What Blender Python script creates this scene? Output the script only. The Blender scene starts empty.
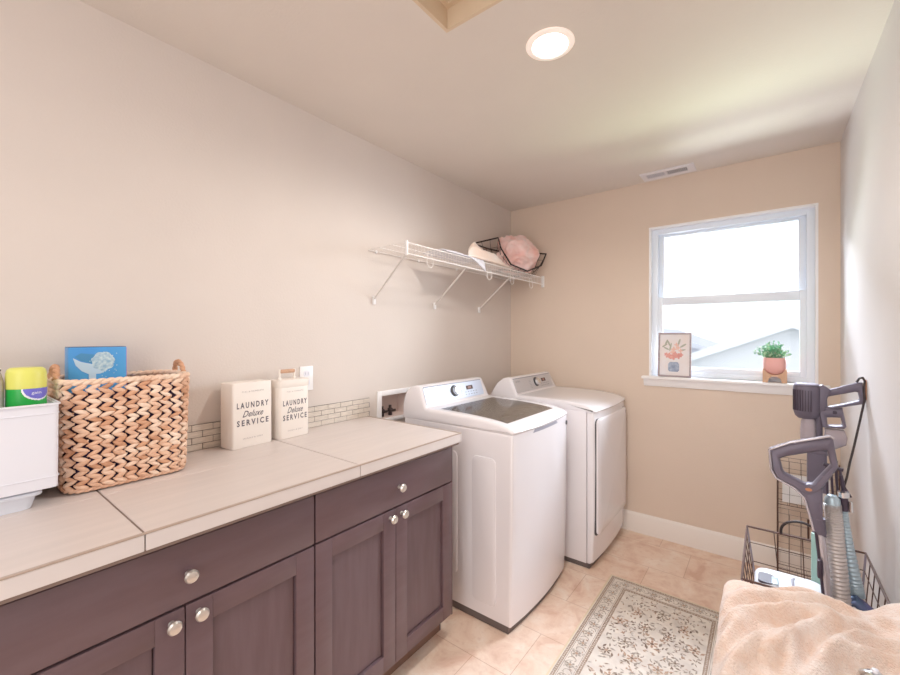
import bpy, bmesh, math, random
from mathutils import Vector, Matrix, noise
random.seed(7)
PI = math.pi
scene = bpy.context.scene
COL = scene.collection
ROOT = {}

# ------------------------------------------------------------------ materials
def srgb(r, g, b):
    f = lambda c: c / 12.92 if c <= 0.04045 else ((c + 0.055) / 1.055) ** 2.4
    return (f(r / 255), f(g / 255), f(b / 255), 1)

def mat(name, col, rough=.5, metal=0., var=0., vscale=20., bump=0., bscale=200., emit=None, estr=0., trans=0., alpha=1., coat=0., sheen=0., stretch=None, col2=None, spec=.5, ior=1.45):
    m = bpy.data.materials.new(name); m.use_nodes = True
    nt = m.node_tree; N = nt.nodes; L = nt.links
    b = N['Principled BSDF']
    b.inputs['Base Color'].default_value = col
    b.inputs['Roughness'].default_value = rough
    b.inputs['Metallic'].default_value = metal
    b.inputs['Specular IOR Level'].default_value = spec
    b.inputs['IOR'].default_value = ior
    if trans: b.inputs['Transmission Weight'].default_value = trans
    if alpha < 1: b.inputs['Alpha'].default_value = alpha
    if coat: b.inputs['Coat Weight'].default_value = coat; b.inputs['Coat Roughness'].default_value = .1
    if sheen: b.inputs['Sheen Weight'].default_value = sheen; b.inputs['Sheen Roughness'].default_value = .4
    if emit: b.inputs['Emission Color'].default_value = emit; b.inputs['Emission Strength'].default_value = estr
    tc = N.new('ShaderNodeTexCoord'); src = tc.outputs['Object']
    if stretch:
        mp = N.new('ShaderNodeMapping'); mp.inputs['Scale'].default_value = stretch
        L.new(src, mp.inputs[0]); src = mp.outputs[0]
    if var or col2:
        n = N.new('ShaderNodeTexNoise'); n.inputs['Scale'].default_value = vscale; n.inputs['Detail'].default_value = 6
        L.new(src, n.inputs['Vector'])
        mx = N.new('ShaderNodeMix'); mx.data_type = 'RGBA'
        c2 = col2 or tuple(c * (1 - var) for c in col[:3]) + (1,)
        mx.inputs[6].default_value = col; mx.inputs[7].default_value = c2
        mr = N.new('ShaderNodeMapRange'); mr.inputs[1].default_value = .35; mr.inputs[2].default_value = .65
        L.new(n.outputs['Fac'], mr.inputs[0]); L.new(mr.outputs[0], mx.inputs[0]); L.new(mx.outputs[2], b.inputs['Base Color'])
    if bump:
        n2 = N.new('ShaderNodeTexNoise'); n2.inputs['Scale'].default_value = bscale; n2.inputs['Detail'].default_value = 3
        L.new(src, n2.inputs['Vector'])
        bp = N.new('ShaderNodeBump'); bp.inputs['Strength'].default_value = bump; bp.inputs['Distance'].default_value = .002
        L.new(n2.outputs['Fac'], bp.inputs['Height']); L.new(bp.outputs[0], b.inputs['Normal'])
    return m

M = {}
M['wall'] = mat('wall_paint', srgb(217, 205, 196), .75, bump=.35, bscale=120, var=.03, vscale=3)
M['wall_b'] = mat('wall_paint_back', srgb(224, 204, 186), .75, bump=.35, bscale=120, var=.03, vscale=3)
M['wall_r'] = mat('wall_paint_right', srgb(218, 213, 210), .6, bump=.35, bscale=120, var=.03, vscale=3)
M['ceil'] = mat('ceiling_paint', srgb(224, 214, 204), .8, bump=.4, bscale=90, var=.03, vscale=3)
M['hatch'] = mat('hatch_tan', srgb(214, 190, 160), .7, bump=.2)
M['trimw'] = mat('trim_white', srgb(246, 244, 244), .35, var=.01)
M['winw'] = mat('window_vinyl', srgb(232, 240, 250), .3)
def pane_mat():
    m = bpy.data.materials.new('window_glass'); m.use_nodes = True; nt = m.node_tree; N = nt.nodes; L = nt.links
    N.remove(N['Principled BSDF']); out = [n for n in N if n.type == 'OUTPUT_MATERIAL'][0]
    t = N.new('ShaderNodeBsdfTransparent'); t.inputs[0].default_value = (.98, .99, 1, 1)
    g = N.new('ShaderNodeBsdfGlossy'); g.inputs['Roughness'].default_value = .02
    fr = N.new('ShaderNodeFresnel'); fr.inputs[0].default_value = 1.25
    mx = N.new('ShaderNodeMixShader'); L.new(fr.outputs[0], mx.inputs[0]); L.new(t.outputs[0], mx.inputs[1]); L.new(g.outputs[0], mx.inputs[2]); L.new(mx.outputs[0], out.inputs[0])
    return m
M['glass'] = pane_mat()
M['tile'] = mat('counter_tile', srgb(216, 204, 198), .38, var=.06, vscale=2.5, stretch=(14, 1.2, 1), bump=.05, bscale=30)
M['tile_e'] = mat('counter_edge_tile', srgb(224, 215, 211), .4, var=.05, vscale=2.5, stretch=(8, 1.2, 8))
M['grout'] = mat('grout', srgb(136, 116, 106), .9, var=.1)
M['etrim'] = mat('edge_trim', srgb(176, 155, 140), .35)
M['mosaic'] = mat('mosaic', srgb(222, 210, 196), .3, var=.18, vscale=14, stretch=(1, 2, 12))
M['mgrout'] = mat('mosaic_grout', srgb(120, 110, 105), .9)
M['cab'] = mat('cabinet_stain', srgb(101, 80, 85), .4, vscale=5, stretch=(3, 1, 6), col2=srgb(95, 73, 77), bump=.08, bscale=60, coat=.12)
M['cabv'] = mat('cabinet_panel_stain', srgb(99, 79, 85), .42, vscale=5, stretch=(3, 8, 1), col2=srgb(92, 71, 76), bump=.06, bscale=60, coat=.1)
M['cabdk'] = mat('cabinet_gap_shade', srgb(38, 24, 26), .7)  # near-black colour stands for the shade in gaps and door grooves
M['toe'] = mat('toe_kick', srgb(120, 92, 80), .7)
M['nickel'] = mat('brushed_nickel', srgb(225, 220, 212), .28, .85)
M['appl'] = mat('white_enamel', srgb(239, 235, 238), .22, coat=.4)
M['applb'] = mat('appliance_base', srgb(96, 86, 84), .5)
M['panel'] = mat('silver_panel', srgb(198, 208, 228), .32, .2, var=.05, vscale=2)
M['paneld'] = mat('silver_panel_warm', srgb(204, 202, 206), .28, .3, var=.06, vscale=2)
M['chrome'] = mat('chrome', srgb(225, 225, 225), .12, 1)
M['knobring'] = mat('knob_ring', srgb(88, 88, 92), .35, .5)
M['display'] = mat('display', srgb(86, 66, 64), .25)
M['digit'] = mat('digits', srgb(200, 150, 140), .5, emit=srgb(232, 120, 90), estr=.08)
M['ink'] = mat('grey_ink', srgb(120, 125, 135), .6)
M['lidglass'] = mat('lid_glass_reflect', srgb(140, 128, 116), .1, 0, coat=.6, spec=.7)  # glass tint lightened to brown-grey to carry the reflection
M['seam'] = mat('seam', srgb(150, 150, 162), .6)
M['seamdk'] = mat('door_gasket', srgb(70, 66, 74), .6)
M['black'] = mat('black_wire', srgb(46, 36, 36), .45, .2)
M['bronze'] = mat('bronze_wire', srgb(84, 58, 50), .45, .3)
M['steelwire'] = mat('steel_wire', srgb(150, 145, 160), .3, .6)
M['whitewire'] = mat('white_wire', srgb(240, 234, 230), .4)
M['brace'] = mat('brace_metal', srgb(222, 214, 208), .35, .2)
M['plastic'] = mat('white_plastic', srgb(232, 232, 240), .35)
M['plastic2'] = mat('cool_white_plastic', srgb(225, 230, 240), .35)
M['tin'] = mat('cream_tin', srgb(240, 230, 220), .4, var=.02)
M['txt'] = mat('label_ink', srgb(92, 84, 92), .7)
M['txt2'] = mat('label_ink_faint', srgb(176, 166, 162), .7)
M['wood'] = mat('light_wood', srgb(206, 160, 128), .5, var=.2, vscale=12, stretch=(1, 6, 6))
M['wicker'] = mat('water_hyacinth', srgb(236, 194, 164), .65, vscale=16, col2=srgb(214, 164, 132), bump=.3, bscale=150)
M['wicker2'] = mat('water_hyacinth_dark', srgb(218, 164, 128), .65, vscale=16, col2=srgb(190, 134, 100), bump=.3, bscale=150)
M['wicker3'] = mat('water_hyacinth_pale', srgb(246, 220, 196), .65, vscale=16, col2=srgb(230, 186, 156), bump=.3, bscale=150)
M['dark_shell'] = mat('basket_shadow', srgb(66, 42, 60), .9, vscale=9, col2=srgb(52, 50, 92))  # dark purple painted for shade and contents inside the basket
M['boxblue'] = mat('box_blue', srgb(72, 160, 222), .4, vscale=5, col2=srgb(64, 132, 214))
M['boxpurple'] = mat('box_purple', srgb(150, 140, 214), .4)
M['boxtop'] = mat('box_dark', srgb(60, 70, 110), .5)
M['powder'] = mat('powder_white', srgb(214, 232, 236), .8, vscale=120, col2=srgb(150, 190, 214))
M['scoop'] = mat('scoop_art', srgb(196, 222, 240), .5)
M['scoopd'] = mat('scoop_art_dark', srgb(70, 140, 190), .5)
M['green'] = mat('bottle_green', srgb(30, 172, 66), .35)
M['lime'] = mat('bottle_lime', srgb(226, 226, 106), .35)
M['violet'] = mat('label_violet', srgb(112, 108, 214), .4)
M['whitepaint'] = mat('label_white', srgb(245, 248, 250), .5)
M['clear'] = mat('clear_plastic', srgb(214, 200, 200), .2, trans=.35, ior=1.2)
M['smoke'] = mat('translucent_cup', srgb(206, 196, 206), .15, trans=.55, ior=1.15)
M['vac'] = mat('vacuum_grey', srgb(100, 92, 106), .42, .25)
M['vacl'] = mat('vacuum_grey_light', srgb(134, 128, 146), .35, .4)
M['vacd'] = mat('vacuum_dark', srgb(56, 44, 58), .45)
M['silv'] = mat('silver_edge', srgb(200, 194, 200), .25, .6)
M['hose'] = mat('hose_silver', srgb(196, 188, 184), .35, .35)
M['hose2'] = mat('hose_blue_silver', srgb(176, 196, 206), .3, .35)
M['nozzle'] = mat('nozzle_blue', srgb(84, 106, 140), .25, .4, vscale=9, col2=srgb(120, 88, 160))
M['teal'] = mat('teal_card', srgb(158, 196, 184), .5)
M['paper'] = mat('paper', srgb(238, 236, 236), .7, var=.03)
M['pink'] = mat('pink_fleece', srgb(246, 190, 180), .9, vscale=8, col2=srgb(252, 224, 220), bump=.5, bscale=300, sheen=.3)
M['cream'] = mat('cream_cloth', srgb(236, 206, 186), .9, vscale=6, col2=srgb(238, 228, 220), bump=.4, bscale=260, sheen=.2)
M['whitec'] = mat('white_cloth', srgb(226, 224, 232), .9, var=.05, vscale=6, bump=.3)
M['pot'] = mat('pink_ceramic', srgb(242, 178, 170), .45)
M['potleg'] = mat('pot_leg_wood', srgb(216, 172, 138), .5, var=.15, vscale=20)
M['leaf'] = mat('leaf_green', srgb(134, 196, 158), .5, vscale=30, col2=srgb(92, 166, 124))
M['leaf2'] = mat('leaf_pale', srgb(190, 222, 186), .5)
M['stem'] = mat('stem', srgb(90, 130, 90), .6)
M['frame'] = mat('grey_wood_frame', srgb(176, 164, 168), .5, vscale=20, col2=srgb(156, 138, 140), stretch=(1, 1, 5))
M['canvas'] = mat('canvas', srgb(234, 232, 236), .7, vscale=10, col2=srgb(236, 224, 220))
M['fl1'] = mat('paint_coral', srgb(222, 150, 146), .7, vscale=60, col2=srgb(240, 176, 160))
M['fl2'] = mat('paint_blush', srgb(236, 190, 174), .7)
M['fl3'] = mat('paint_sage', srgb(176, 178, 160), .7)
M['fl4'] = mat('paint_slate', srgb(128, 142, 170), .7, vscale=40, col2=srgb(178, 190, 208))
M['lens'] = mat('light_lens', (1, 1, 1, 1), .5, emit=(1, .93, .84, 1), estr=14)
M['lring'] = mat('light_trim', srgb(250, 236, 226), .4, emit=(1, .86, .76, 1), estr=.25)
M['ventw'] = mat('vent_white', srgb(232, 228, 230), .4)
M['ventd'] = mat('vent_dark', srgb(74, 72, 78), .7)
M['ventm'] = mat('vent_mid', srgb(170, 172, 186), .7)
M['brass'] = mat('brass', srgb(186, 128, 96), .35, .8)
M['faucet'] = mat('valve_dark', srgb(78, 66, 66), .4, .5)
M['boxin'] = mat('recess_inside', srgb(224, 204, 196), .6)
M['siding'] = mat('pale_siding', srgb(216, 217, 228), .8)
M['roof'] = mat('pale_roof', srgb(190, 192, 208), .8, var=.06, vscale=3)
M['fascia'] = mat('fascia', srgb(216, 218, 228), .6)
M['lawn'] = mat('lawn', srgb(150, 165, 135), .9, var=.2, vscale=2)
M['baseb'] = mat('baseboard', srgb(240, 232, 224), .4)
M['rugc'] = mat('rug_cream', srgb(228, 217, 203), .95, vscale=14, col2=srgb(212, 200, 188), bump=.6, bscale=500)
M['rugt'] = mat('rug_taupe', srgb(138, 112, 94), .95, vscale=160, col2=srgb(190, 170, 152), bump=.6, bscale=500)
M['rugb'] = mat('rug_grey', srgb(156, 139, 124), .95, vscale=60, col2=srgb(178, 168, 156))
M['rugr'] = mat('rug_rust', srgb(186, 150, 128), .95, vscale=60, col2=srgb(192, 162, 138))
M['rugd'] = mat('rug_brown', srgb(132, 110, 96), .95, vscale=60, col2=srgb(158, 138, 120))
M['rugf'] = mat('rug_binding', srgb(222, 200, 168), .95)

def floor_mat():
    m = mat('floor_vinyl_stone', srgb(214, 178, 148), .42)
    nt = m.node_tree; N = nt.nodes; L = nt.links; b = N['Principled BSDF']
    tc = N.new('ShaderNodeTexCoord')
    mp = N.new('ShaderNodeMapping'); mp.inputs['Location'].default_value = (-.275, -.25, 0)
    L.new(tc.outputs['Object'], mp.inputs[0])
    br = N.new('ShaderNodeTexBrick'); br.inputs['Scale'].default_value = 1
    br.inputs['Brick Width'].default_value = .45; br.inputs['Row Height'].default_value = .3
    br.inputs['Mortar Size'].default_value = .0022; br.inputs['Mortar Smooth'].default_value = .6
    br.inputs['Color1'].default_value = srgb(238, 212, 192); br.inputs['Color2'].default_value = srgb(226, 190, 166)
    br.inputs['Mortar'].default_value = srgb(192, 152, 122); br.inputs['Bias'].default_value = 0
    br.offset = .6
    L.new(mp.outputs[0], br.inputs[0])
    n = N.new('ShaderNodeTexNoise'); n.inputs['Scale'].default_value = 6; n.inputs['Detail'].default_value = 8; n.inputs['Distortion'].default_value = .6; n.inputs['Roughness'].default_value = .65
    L.new(tc.outputs['Object'], n.inputs[0])
    cr = N.new('ShaderNodeValToRGB'); e = cr.color_ramp.elements
    e[0].position = .34; e[0].color = srgb(206, 156, 128); e[1].position = .66; e[1].color = srgb(246, 230, 214)
    k = cr.color_ramp.elements.new(.5); k.color = srgb(234, 204, 180)
    L.new(n.outputs['Fac'], cr.inputs[0])
    mx = N.new('ShaderNodeMix'); mx.data_type = 'RGBA'; mx.inputs[0].default_value = .62
    L.new(br.outputs['Color'], mx.inputs[6]); L.new(cr.outputs[0], mx.inputs[7])
    n3 = N.new('ShaderNodeTexNoise'); n3.inputs['Scale'].default_value = 34; n3.inputs['Detail'].default_value = 8
    L.new(tc.outputs['Object'], n3.inputs[0])
    r3 = N.new('ShaderNodeMapRange'); r3.inputs[1].default_value = .55; r3.inputs[2].default_value = .75; r3.inputs[4].default_value = .35
    L.new(n3.outputs['Fac'], r3.inputs[0])
    m2 = N.new('ShaderNodeMix'); m2.data_type = 'RGBA'; m2.inputs[7].default_value = srgb(196, 148, 122)
    L.new(r3.outputs[0], m2.inputs[0]); L.new(mx.outputs[2], m2.inputs[6])
    m3 = N.new('ShaderNodeMix'); m3.data_type = 'RGBA'; m3.inputs[7].default_value = srgb(186, 142, 116)
    mm = N.new('ShaderNodeMath'); mm.operation = 'MULTIPLY'; mm.inputs[1].default_value = .55
    L.new(br.outputs['Fac'], mm.inputs[0]); L.new(mm.outputs[0], m3.inputs[0]); L.new(m2.outputs[2], m3.inputs[6])
    L.new(m3.outputs[2], b.inputs['Base Color'])
    return m
M['floor'] = floor_mat()

def blanket_mat():
    m = mat('fuzzy_peach_fleece', srgb(236, 196, 160), .95, sheen=.5)
    nt = m.node_tree; N = nt.nodes; L = nt.links; b = N['Principled BSDF']
    tc = N.new('ShaderNodeTexCoord')
    n = N.new('ShaderNodeTexNoise'); n.inputs['Scale'].default_value = 14; n.inputs['Detail'].default_value = 8; n.inputs['Roughness'].default_value = .7
    L.new(tc.outputs['Object'], n.inputs[0])
    cr = N.new('ShaderNodeValToRGB'); e = cr.color_ramp.elements
    e[0].position = .35; e[0].color = srgb(234, 200, 178); e[1].position = .62; e[1].color = srgb(246, 228, 216)
    L.new(n.outputs['Fac'], cr.inputs[0]); L.new(cr.outputs[0], b.inputs['Base Color'])
    n2 = N.new('ShaderNodeTexNoise'); n2.inputs['Scale'].default_value = 230; n2.inputs['Detail'].default_value = 6
    L.new(tc.outputs['Object'], n2.inputs[0])
    bp = N.new('ShaderNodeBump'); bp.inputs['Strength'].default_value = .9; bp.inputs['Distance'].default_value = .006
    L.new(n2.outputs['Fac'], bp.inputs['Height']); L.new(bp.outputs[0], b.inputs['Normal'])
    return m
M['blanket'] = blanket_mat()

# ------------------------------------------------------------------ helpers
def thing(name, label, cat, loc=(0, 0, 0), rotz=0, group=None, kind=None):
    o = bpy.data.objects.new(name, None); COL.objects.link(o)
    o.location = loc; o.rotation_euler = (0, 0, rotz); o.empty_display_size = .05
    if label: o['label'] = label
    if cat: o['category'] = cat
    if group: o['group'] = group
    if kind: o['kind'] = kind
    ROOT[o] = Matrix.Translation(loc) @ Matrix.Rotation(rotz, 4, 'Z')
    return o

def obj(name, bm, mats, parent=None, local=False, smooth=True, angle=35):
    """bm in world coordinates (or in the root's own frame when local)"""
    me = bpy.data.meshes.new(name)
    if parent is not None and not local: bm.transform(ROOT[parent].inverted())
    bmesh.ops.recalc_face_normals(bm, faces=bm.faces)
    bm.to_mesh(me); bm.free()
    for m in (mats if isinstance(mats, (list, tuple)) else [mats]): me.materials.append(m)
    if smooth:
        me.shade_smooth()
        try: me.set_sharp_from_angle(angle=math.radians(angle))
        except Exception: pass
    o = bpy.data.objects.new(name, me); COL.objects.link(o)
    if parent is not None:
        o.parent = parent; ROOT[o] = ROOT[parent]
    return o

def tag(o, label, cat, group=None, kind=None):
    o['label'] = label; o['category'] = cat
    if group: o['group'] = group
    if kind: o['kind'] = kind
    return o

def struct(name, bm, m, parent=None, **k):
    o = obj(name, bm, m, parent, **k)
    if parent is None: o['kind'] = 'structure'
    return o

def NB(): return bmesh.new()

def box(bm, x0, x1, y0, y1, z0, z1, bev=0, seg=2, mi=0, mtx=None):
    t = bmesh.new(); bmesh.ops.create_cube(t, size=1)
    for v in t.verts:
        v.co = Vector(((x0 + x1) / 2 + v.co.x * (x1 - x0), (y0 + y1) / 2 + v.co.y * (y1 - y0), (z0 + z1) / 2 + v.co.z * (z1 - z0)))
    if bev: bmesh.ops.bevel(t, geom=list(t.edges), offset=bev, segments=seg, profile=.5, affect='EDGES')
    merge(bm, t, mi, mtx); return bm

def merge(bm, t, mi=0, mtx=None):
    if mtx is not None: t.transform(mtx)
    vm = {v: bm.verts.new(v.co) for v in t.verts}
    for f in t.faces:
        try:
            nf = bm.faces.new([vm[v] for v in f.verts]); nf.material_index = mi or f.material_index
        except ValueError: pass
    t.free()

def tube(bm, pts, r, seg=8, closed=False, mi=0, cap=True, rfun=None, sy=1.0):
    pts = [Vector(p) for p in pts]; n = len(pts)
    rings = []; up = None
    for i, p in enumerate(pts):
        if closed: t = (pts[(i + 1) % n] - pts[i - 1])
        else: t = pts[min(i + 1, n - 1)] - pts[max(i - 1, 0)]
        t.normalize()
        if up is None:
            up = Vector((0, 0, 1)) if abs(t.z) < .9 else Vector((1, 0, 0))
        up = (up - t * up.dot(t)); up.normalize()
        s = t.cross(up)
        rr = rfun(i / (n - 1)) if rfun else (r[i] if isinstance(r, (list, tuple)) else r)
        rings.append([bm.verts.new(p + (up * math.cos(a) * sy + s * math.sin(a)) * rr) for a in [2 * PI * k / seg for k in range(seg)]])
    m = n if closed else n - 1
    for i in range(m):
        a, b = rings[i], rings[(i + 1) % n]
        for k in range(seg):
            f = bm.faces.new((a[k], a[(k + 1) % seg], b[(k + 1) % seg], b[k])); f.material_index = mi
    if not closed and cap:
        for rg in (rings[0], rings[-1]):
            f = bm.faces.new(rg); f.material_index = mi
    return bm

def lathe(bm, prof, c=(0, 0, 0), seg=28, axis='Z', mi=0, mtx=None):
    t = bmesh.new(); rings = []
    for r, z in prof:
        rr = max(r, 1e-5)
        rings.append([t.verts.new((rr * math.cos(2 * PI * k / seg), rr * math.sin(2 * PI * k / seg), z)) for k in range(seg)])
    for a, b in zip(rings, rings[1:]):
        for k in range(seg): t.faces.new((a[k], a[(k + 1) % seg], b[(k + 1) % seg], b[k]))
    t.faces.new(rings[0]); t.faces.new(rings[-1])
    R = Matrix.Identity(4)
    if axis == 'X': R = Matrix.Rotation(PI / 2, 4, 'Y')
    if axis == 'Y': R = Matrix.Rotation(-PI / 2, 4, 'X')
    t.transform(Matrix.Translation(c) @ R)
    merge(bm, t, mi, mtx); return bm

def rrect(x0, x1, y0, y1, r, n=5):
    out = []
    for cx, cy, a0 in ((x1 - r, y0 + r, -PI / 2), (x1 - r, y1 - r, 0), (x0 + r, y1 - r, PI / 2), (x0 + r, y0 + r, PI)):
        for k in range(n + 1):
            a = a0 + PI / 2 * k / n; out.append((cx + r * math.cos(a), cy + r * math.sin(a)))
    return out

def prism(bm, poly, d0, d1, f, bev=0, seg=2, mi=0):
    """poly list of (u,v); f(u,v,d)->xyz"""
    t = bmesh.new()
    a = [t.verts.new(f(u, v, d0)) for u, v in poly]; b = [t.verts.new(f(u, v, d1)) for u, v in poly]
    n = len(poly); fa = t.faces.new(a); fb = t.faces.new(b)
    for i in range(n): t.faces.new((a[i], a[(i + 1) % n], b[(i + 1) % n], b[i]))
    bmesh.ops.recalc_face_normals(t, faces=t.faces)
    if bev:
        es = [e for e in t.edges if (fa in e.link_faces or fb in e.link_faces)]
        bmesh.ops.bevel(t, geom=es, offset=bev, segments=seg, profile=.5, affect='EDGES')
    merge(bm, t, mi); return bm

def ring_prism(bm, outer, inner, d0, d1, f, mi=0):
    """outer, inner: same count, matched"""
    n = len(outer); V = lambda u, v, d: bm.verts.new(f(u, v, d))
    e = (d1 - d0) * .22
    def shrink(P, Q, k): return [(p[0] + (q[0] - p[0]) * k, p[1] + (q[1] - p[1]) * k) for p, q in zip(P, Q)]
    o2 = shrink(outer, inner, .2); i2 = shrink(inner, outer, .2)
    loops = [[V(u, v, d0 + e) for u, v in outer], [V(u, v, d1 - e) for u, v in outer], [V(u, v, d1) for u, v in o2], [V(u, v, d1) for u, v in i2],
             [V(u, v, d1 - e) for u, v in inner], [V(u, v, d0 + e) for u, v in inner], [V(u, v, d0) for u, v in i2], [V(u, v, d0) for u, v in o2]]
    for a, b in zip(loops, loops[1:] + loops[:1]):
        for i in range(n):
            fc = bm.faces.new((a[i], a[(i + 1) % n], b[(i + 1) % n], b[i])); fc.material_index = mi

def flat(bm, poly, f, mi=0):
    fc = bm.faces.new([bm.verts.new(f(u, v)) for u, v in poly]); fc.material_index = mi

def ell(cx, cy, a, b, rot=0, n=14):
    return [(cx + a * math.cos(t) * math.cos(rot) - b * math.sin(t) * math.sin(rot), cy + a * math.cos(t) * math.sin(rot) + b * math.sin(t) * math.cos(rot)) for t in [2 * PI * k / n for k in range(n)]]

def text(name, s, m, parent, origin, udir, vdir, size, width=None, shear=0, extr=.0003, bold=0, spacing=1, local=True):
    """mesh lettering; width fits the run; centred at origin"""
    cu = bpy.data.curves.new(name, 'FONT'); cu.body = s; cu.size = 1; cu.align_x = 'CENTER'; cu.align_y = 'CENTER'
    cu.shear = shear; cu.offset = bold; cu.space_character = spacing; cu.resolution_u = 2
    tmp = bpy.data.objects.new('tmp_text', cu); COL.objects.link(tmp)
    dg = bpy.context.evaluated_depsgraph_get(); dg.update()
    me = bpy.data.meshes.new_from_object(tmp.evaluated_get(dg))
    bpy.data.objects.remove(tmp); bpy.data.curves.remove(cu)
    xs = [v.co.x for v in me.vertices]; w = max(xs) - min(xs); cx = (max(xs) + min(xs)) / 2
    ys = [v.co.y for v in me.vertices]; h = max(ys) - min(ys); cy = (max(ys) + min(ys)) / 2
    sx = (width / w) if width else size / h; sy = size / h
    U = Vector(udir).normalized(); Vv = Vector(vdir).normalized(); O = Vector(origin)
    for v in me.vertices:
        v.co = O + U * ((v.co.x - cx) * sx) + Vv * ((v.co.y - cy) * sy)
    bm = bmesh.new(); bm.from_mesh(me); bpy.data.meshes.remove(me)
    o = obj(name, bm, m, parent, local=local, smooth=False)
    return o

XY = lambda z: (lambda u, v, d=0: (u, v, z + d))

# ------------------------------------------------------------------ dimensions
W, B, CZ, F0 = 2.05, 3.08, 2.445, -1.3
T = .12

# ------------------------------------------------------------------ room shell
bm = NB(); box(bm, -T, W + T, F0 - T, B + T + .02, -.1, 0); struct('floor', bm, M['floor'], smooth=False)
# ceiling with hatch opening
hx0, hx1, hy0, hy1 = .30, .8385, .2, 1.129
hx0, hx1, hy0, hy1 = .838, 1.45, .50, 1.129
bm = NB()
for a in ((-T, hx0, F0 - T, B + T), (hx1, W + T, F0 - T, B + T), (hx0, hx1, F0 - T, hy0), (hx0, hx1, hy1, B + T)):
    box(bm, *a, CZ, CZ + .12)
struct('ceiling', bm, M['ceil'], smooth=False)
hatch = thing('trim_1', None, None, (1.15, .8, CZ), kind='structure')
bm = NB()
for a in ((hx0 - .0, hx0 + .012, hy0, hy1), (hx1 - .012, hx1, hy0, hy1), (hx0 + .012, hx1 - .012, hy0, hy0 + .012), (hx0 + .012, hx1 - .012, hy1 - .012, hy1)):
    box(bm, *a, CZ + .0005, CZ + .118)
obj('opening_lining', bm, M['hatch'], hatch)
bm = NB(); box(bm, hx0 + .012, hx1 - .012, hy0 + .012, hy1 - .012, CZ + .085, CZ + .1); 
obj('hatch_panel', bm, M['ceil'], hatch)
bm = NB()
for a in ((hx0 + .012, hx0 + .03, hy0 + .012, hy1 - .012), (hx0 + .03, hx1 - .03, hy1 - .03, hy1 - .012), (hx1 - .03, hx1 - .012, hy0 + .012, hy1 - .012)):
    box(bm, *a, CZ + .07, CZ + .085)
obj('stop_moulding', bm, M['hatch'], hatch)

# left wall with valve-box recess
vy0, vy1, vz0, vz1 = 1.585, 1.82, .905, 1.04
bm = NB()
box(bm, -T, 0, F0 - T, vy0, 0, CZ); box(bm, -T, 0, vy1, B + T, 0, CZ)
box(bm, -T, 0, vy0, vy1, 0, vz0); box(bm, -T, 0, vy0, vy1, vz1, CZ)
struct('wall_left', bm, M['wall'], smooth=False)
# back wall with window opening
wx0, wx1, wz0, wz1 = 1.092, 1.954, 1.10, 2.12
bm = NB()
box(bm, 0, wx0, B, B + T, 0, CZ); box(bm, wx1, W, B, B + T, 0, CZ)
box(bm, wx0, wx1, B, B + T, 0, wz0); box(bm, wx0, wx1, B, B + T, wz1, CZ)
struct('wall_back', bm, M['wall_b'], smooth=False)
bm = NB(); box(bm, W, W + T, F0 - T, B + T, 0, CZ); struct('wall_right', bm, M['wall_r'], smooth=False)
bm = NB(); box(bm, 0, W, F0 - T, F0, 0, CZ); struct('wall_front', bm, M['wall'], smooth=False)

def baseboard(name, f, a, b):
    pr = [(0, 0), (.014, 0), (.014, .118), (.011, .128), (.006, .137), (0, .137)]
    bm = NB(); prism(bm, pr, a, b, f); struct(name, bm, M['baseb'])
baseboard('baseboard_back', lambda u, v, d: (d, B - u, v), 0, W)
baseboard('baseboard_right', lambda u, v, d: (W - u, d, v), F0, B - .015)
baseboard('baseboard_left', lambda u, v, d: (u, d, v), 1.62, B - .015)

# window
win = thing('window_1', None, None, ((wx0 + wx1) / 2, B, wz0), kind='structure')
bm = NB()   # bright corner bead lining of the reveal
box(bm, wx0 - .0056, wx0 + .006, B - .003, B + .055, wz0, wz1 - .0062); box(bm, wx1 - .006, wx1 + .0056, B - .003, B + .055, wz0, wz1 - .0062)
box(bm, wx0 - .006, wx1 + .006, B - .0034, B + .0554, wz1 - .006, wz1 + .0065)
obj('window_reveal', bm, M['trimw'], win)
bm = NB(); fy0, fy1 = B + .04, B + .11
box(bm, wx0 + .006, wx0 + .042, fy0, fy1, wz0, wz1 - .006, .003); box(bm, wx1 - .042, wx1 - .006, fy0, fy1, wz0, wz1 - .006, .003)
box(bm, wx0 + .04, wx1 - .04, fy0, fy1, wz1 - .04, wz1 - .006, .003); box(bm, wx0 + .04, wx1 - .04, fy0, fy1, wz0 + .004, wz0 + .035, .003)
obj('window_frame', bm, M['winw'], win)
def sash(z0, z1, ya, yb, s, bt, tp):
    bm = NB(); x0, x1 = wx0 + .042, wx1 - .042
    box(bm, x0, x0 + s, ya, yb, z0, z1, .003); box(bm, x1 - s, x1, ya, yb, z0, z1, .003)
    box(bm, x0 + s, x1 - s, ya, yb, z0, z0 + bt, .003); box(bm, x0 + s, x1 - s, ya, yb, z1 - tp, z1, .003)
    sh = obj('window_sash', bm, M['winw'], win)
    bm = NB(); box(bm, x0 + s, x1 - s, (ya + yb) / 2 - .003, (ya + yb) / 2 + .003, z0 + bt, z1 - tp)
    obj('glass', bm, M['glass'], sh)
sash(1.608, 2.082, B + .075, B + .1, .034, .035, .02)
sash(1.135, 1.645, B + .045, B + .07, .03, .036, .058)
bm = NB(); box(bm, wx0 - .046, wx1 + .052, B - .045, B + .05, 1.085, 1.104, .004)
prism(bm, [(0, 1.035), (.012, 1.035), (.02, 1.05), (.028, 1.085), (0, 1.085)], wx0 - .036, wx1 + .042, lambda u, v, d: (d, B - u, v))
obj('window_sill', bm, M['trimw'], win)

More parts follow.
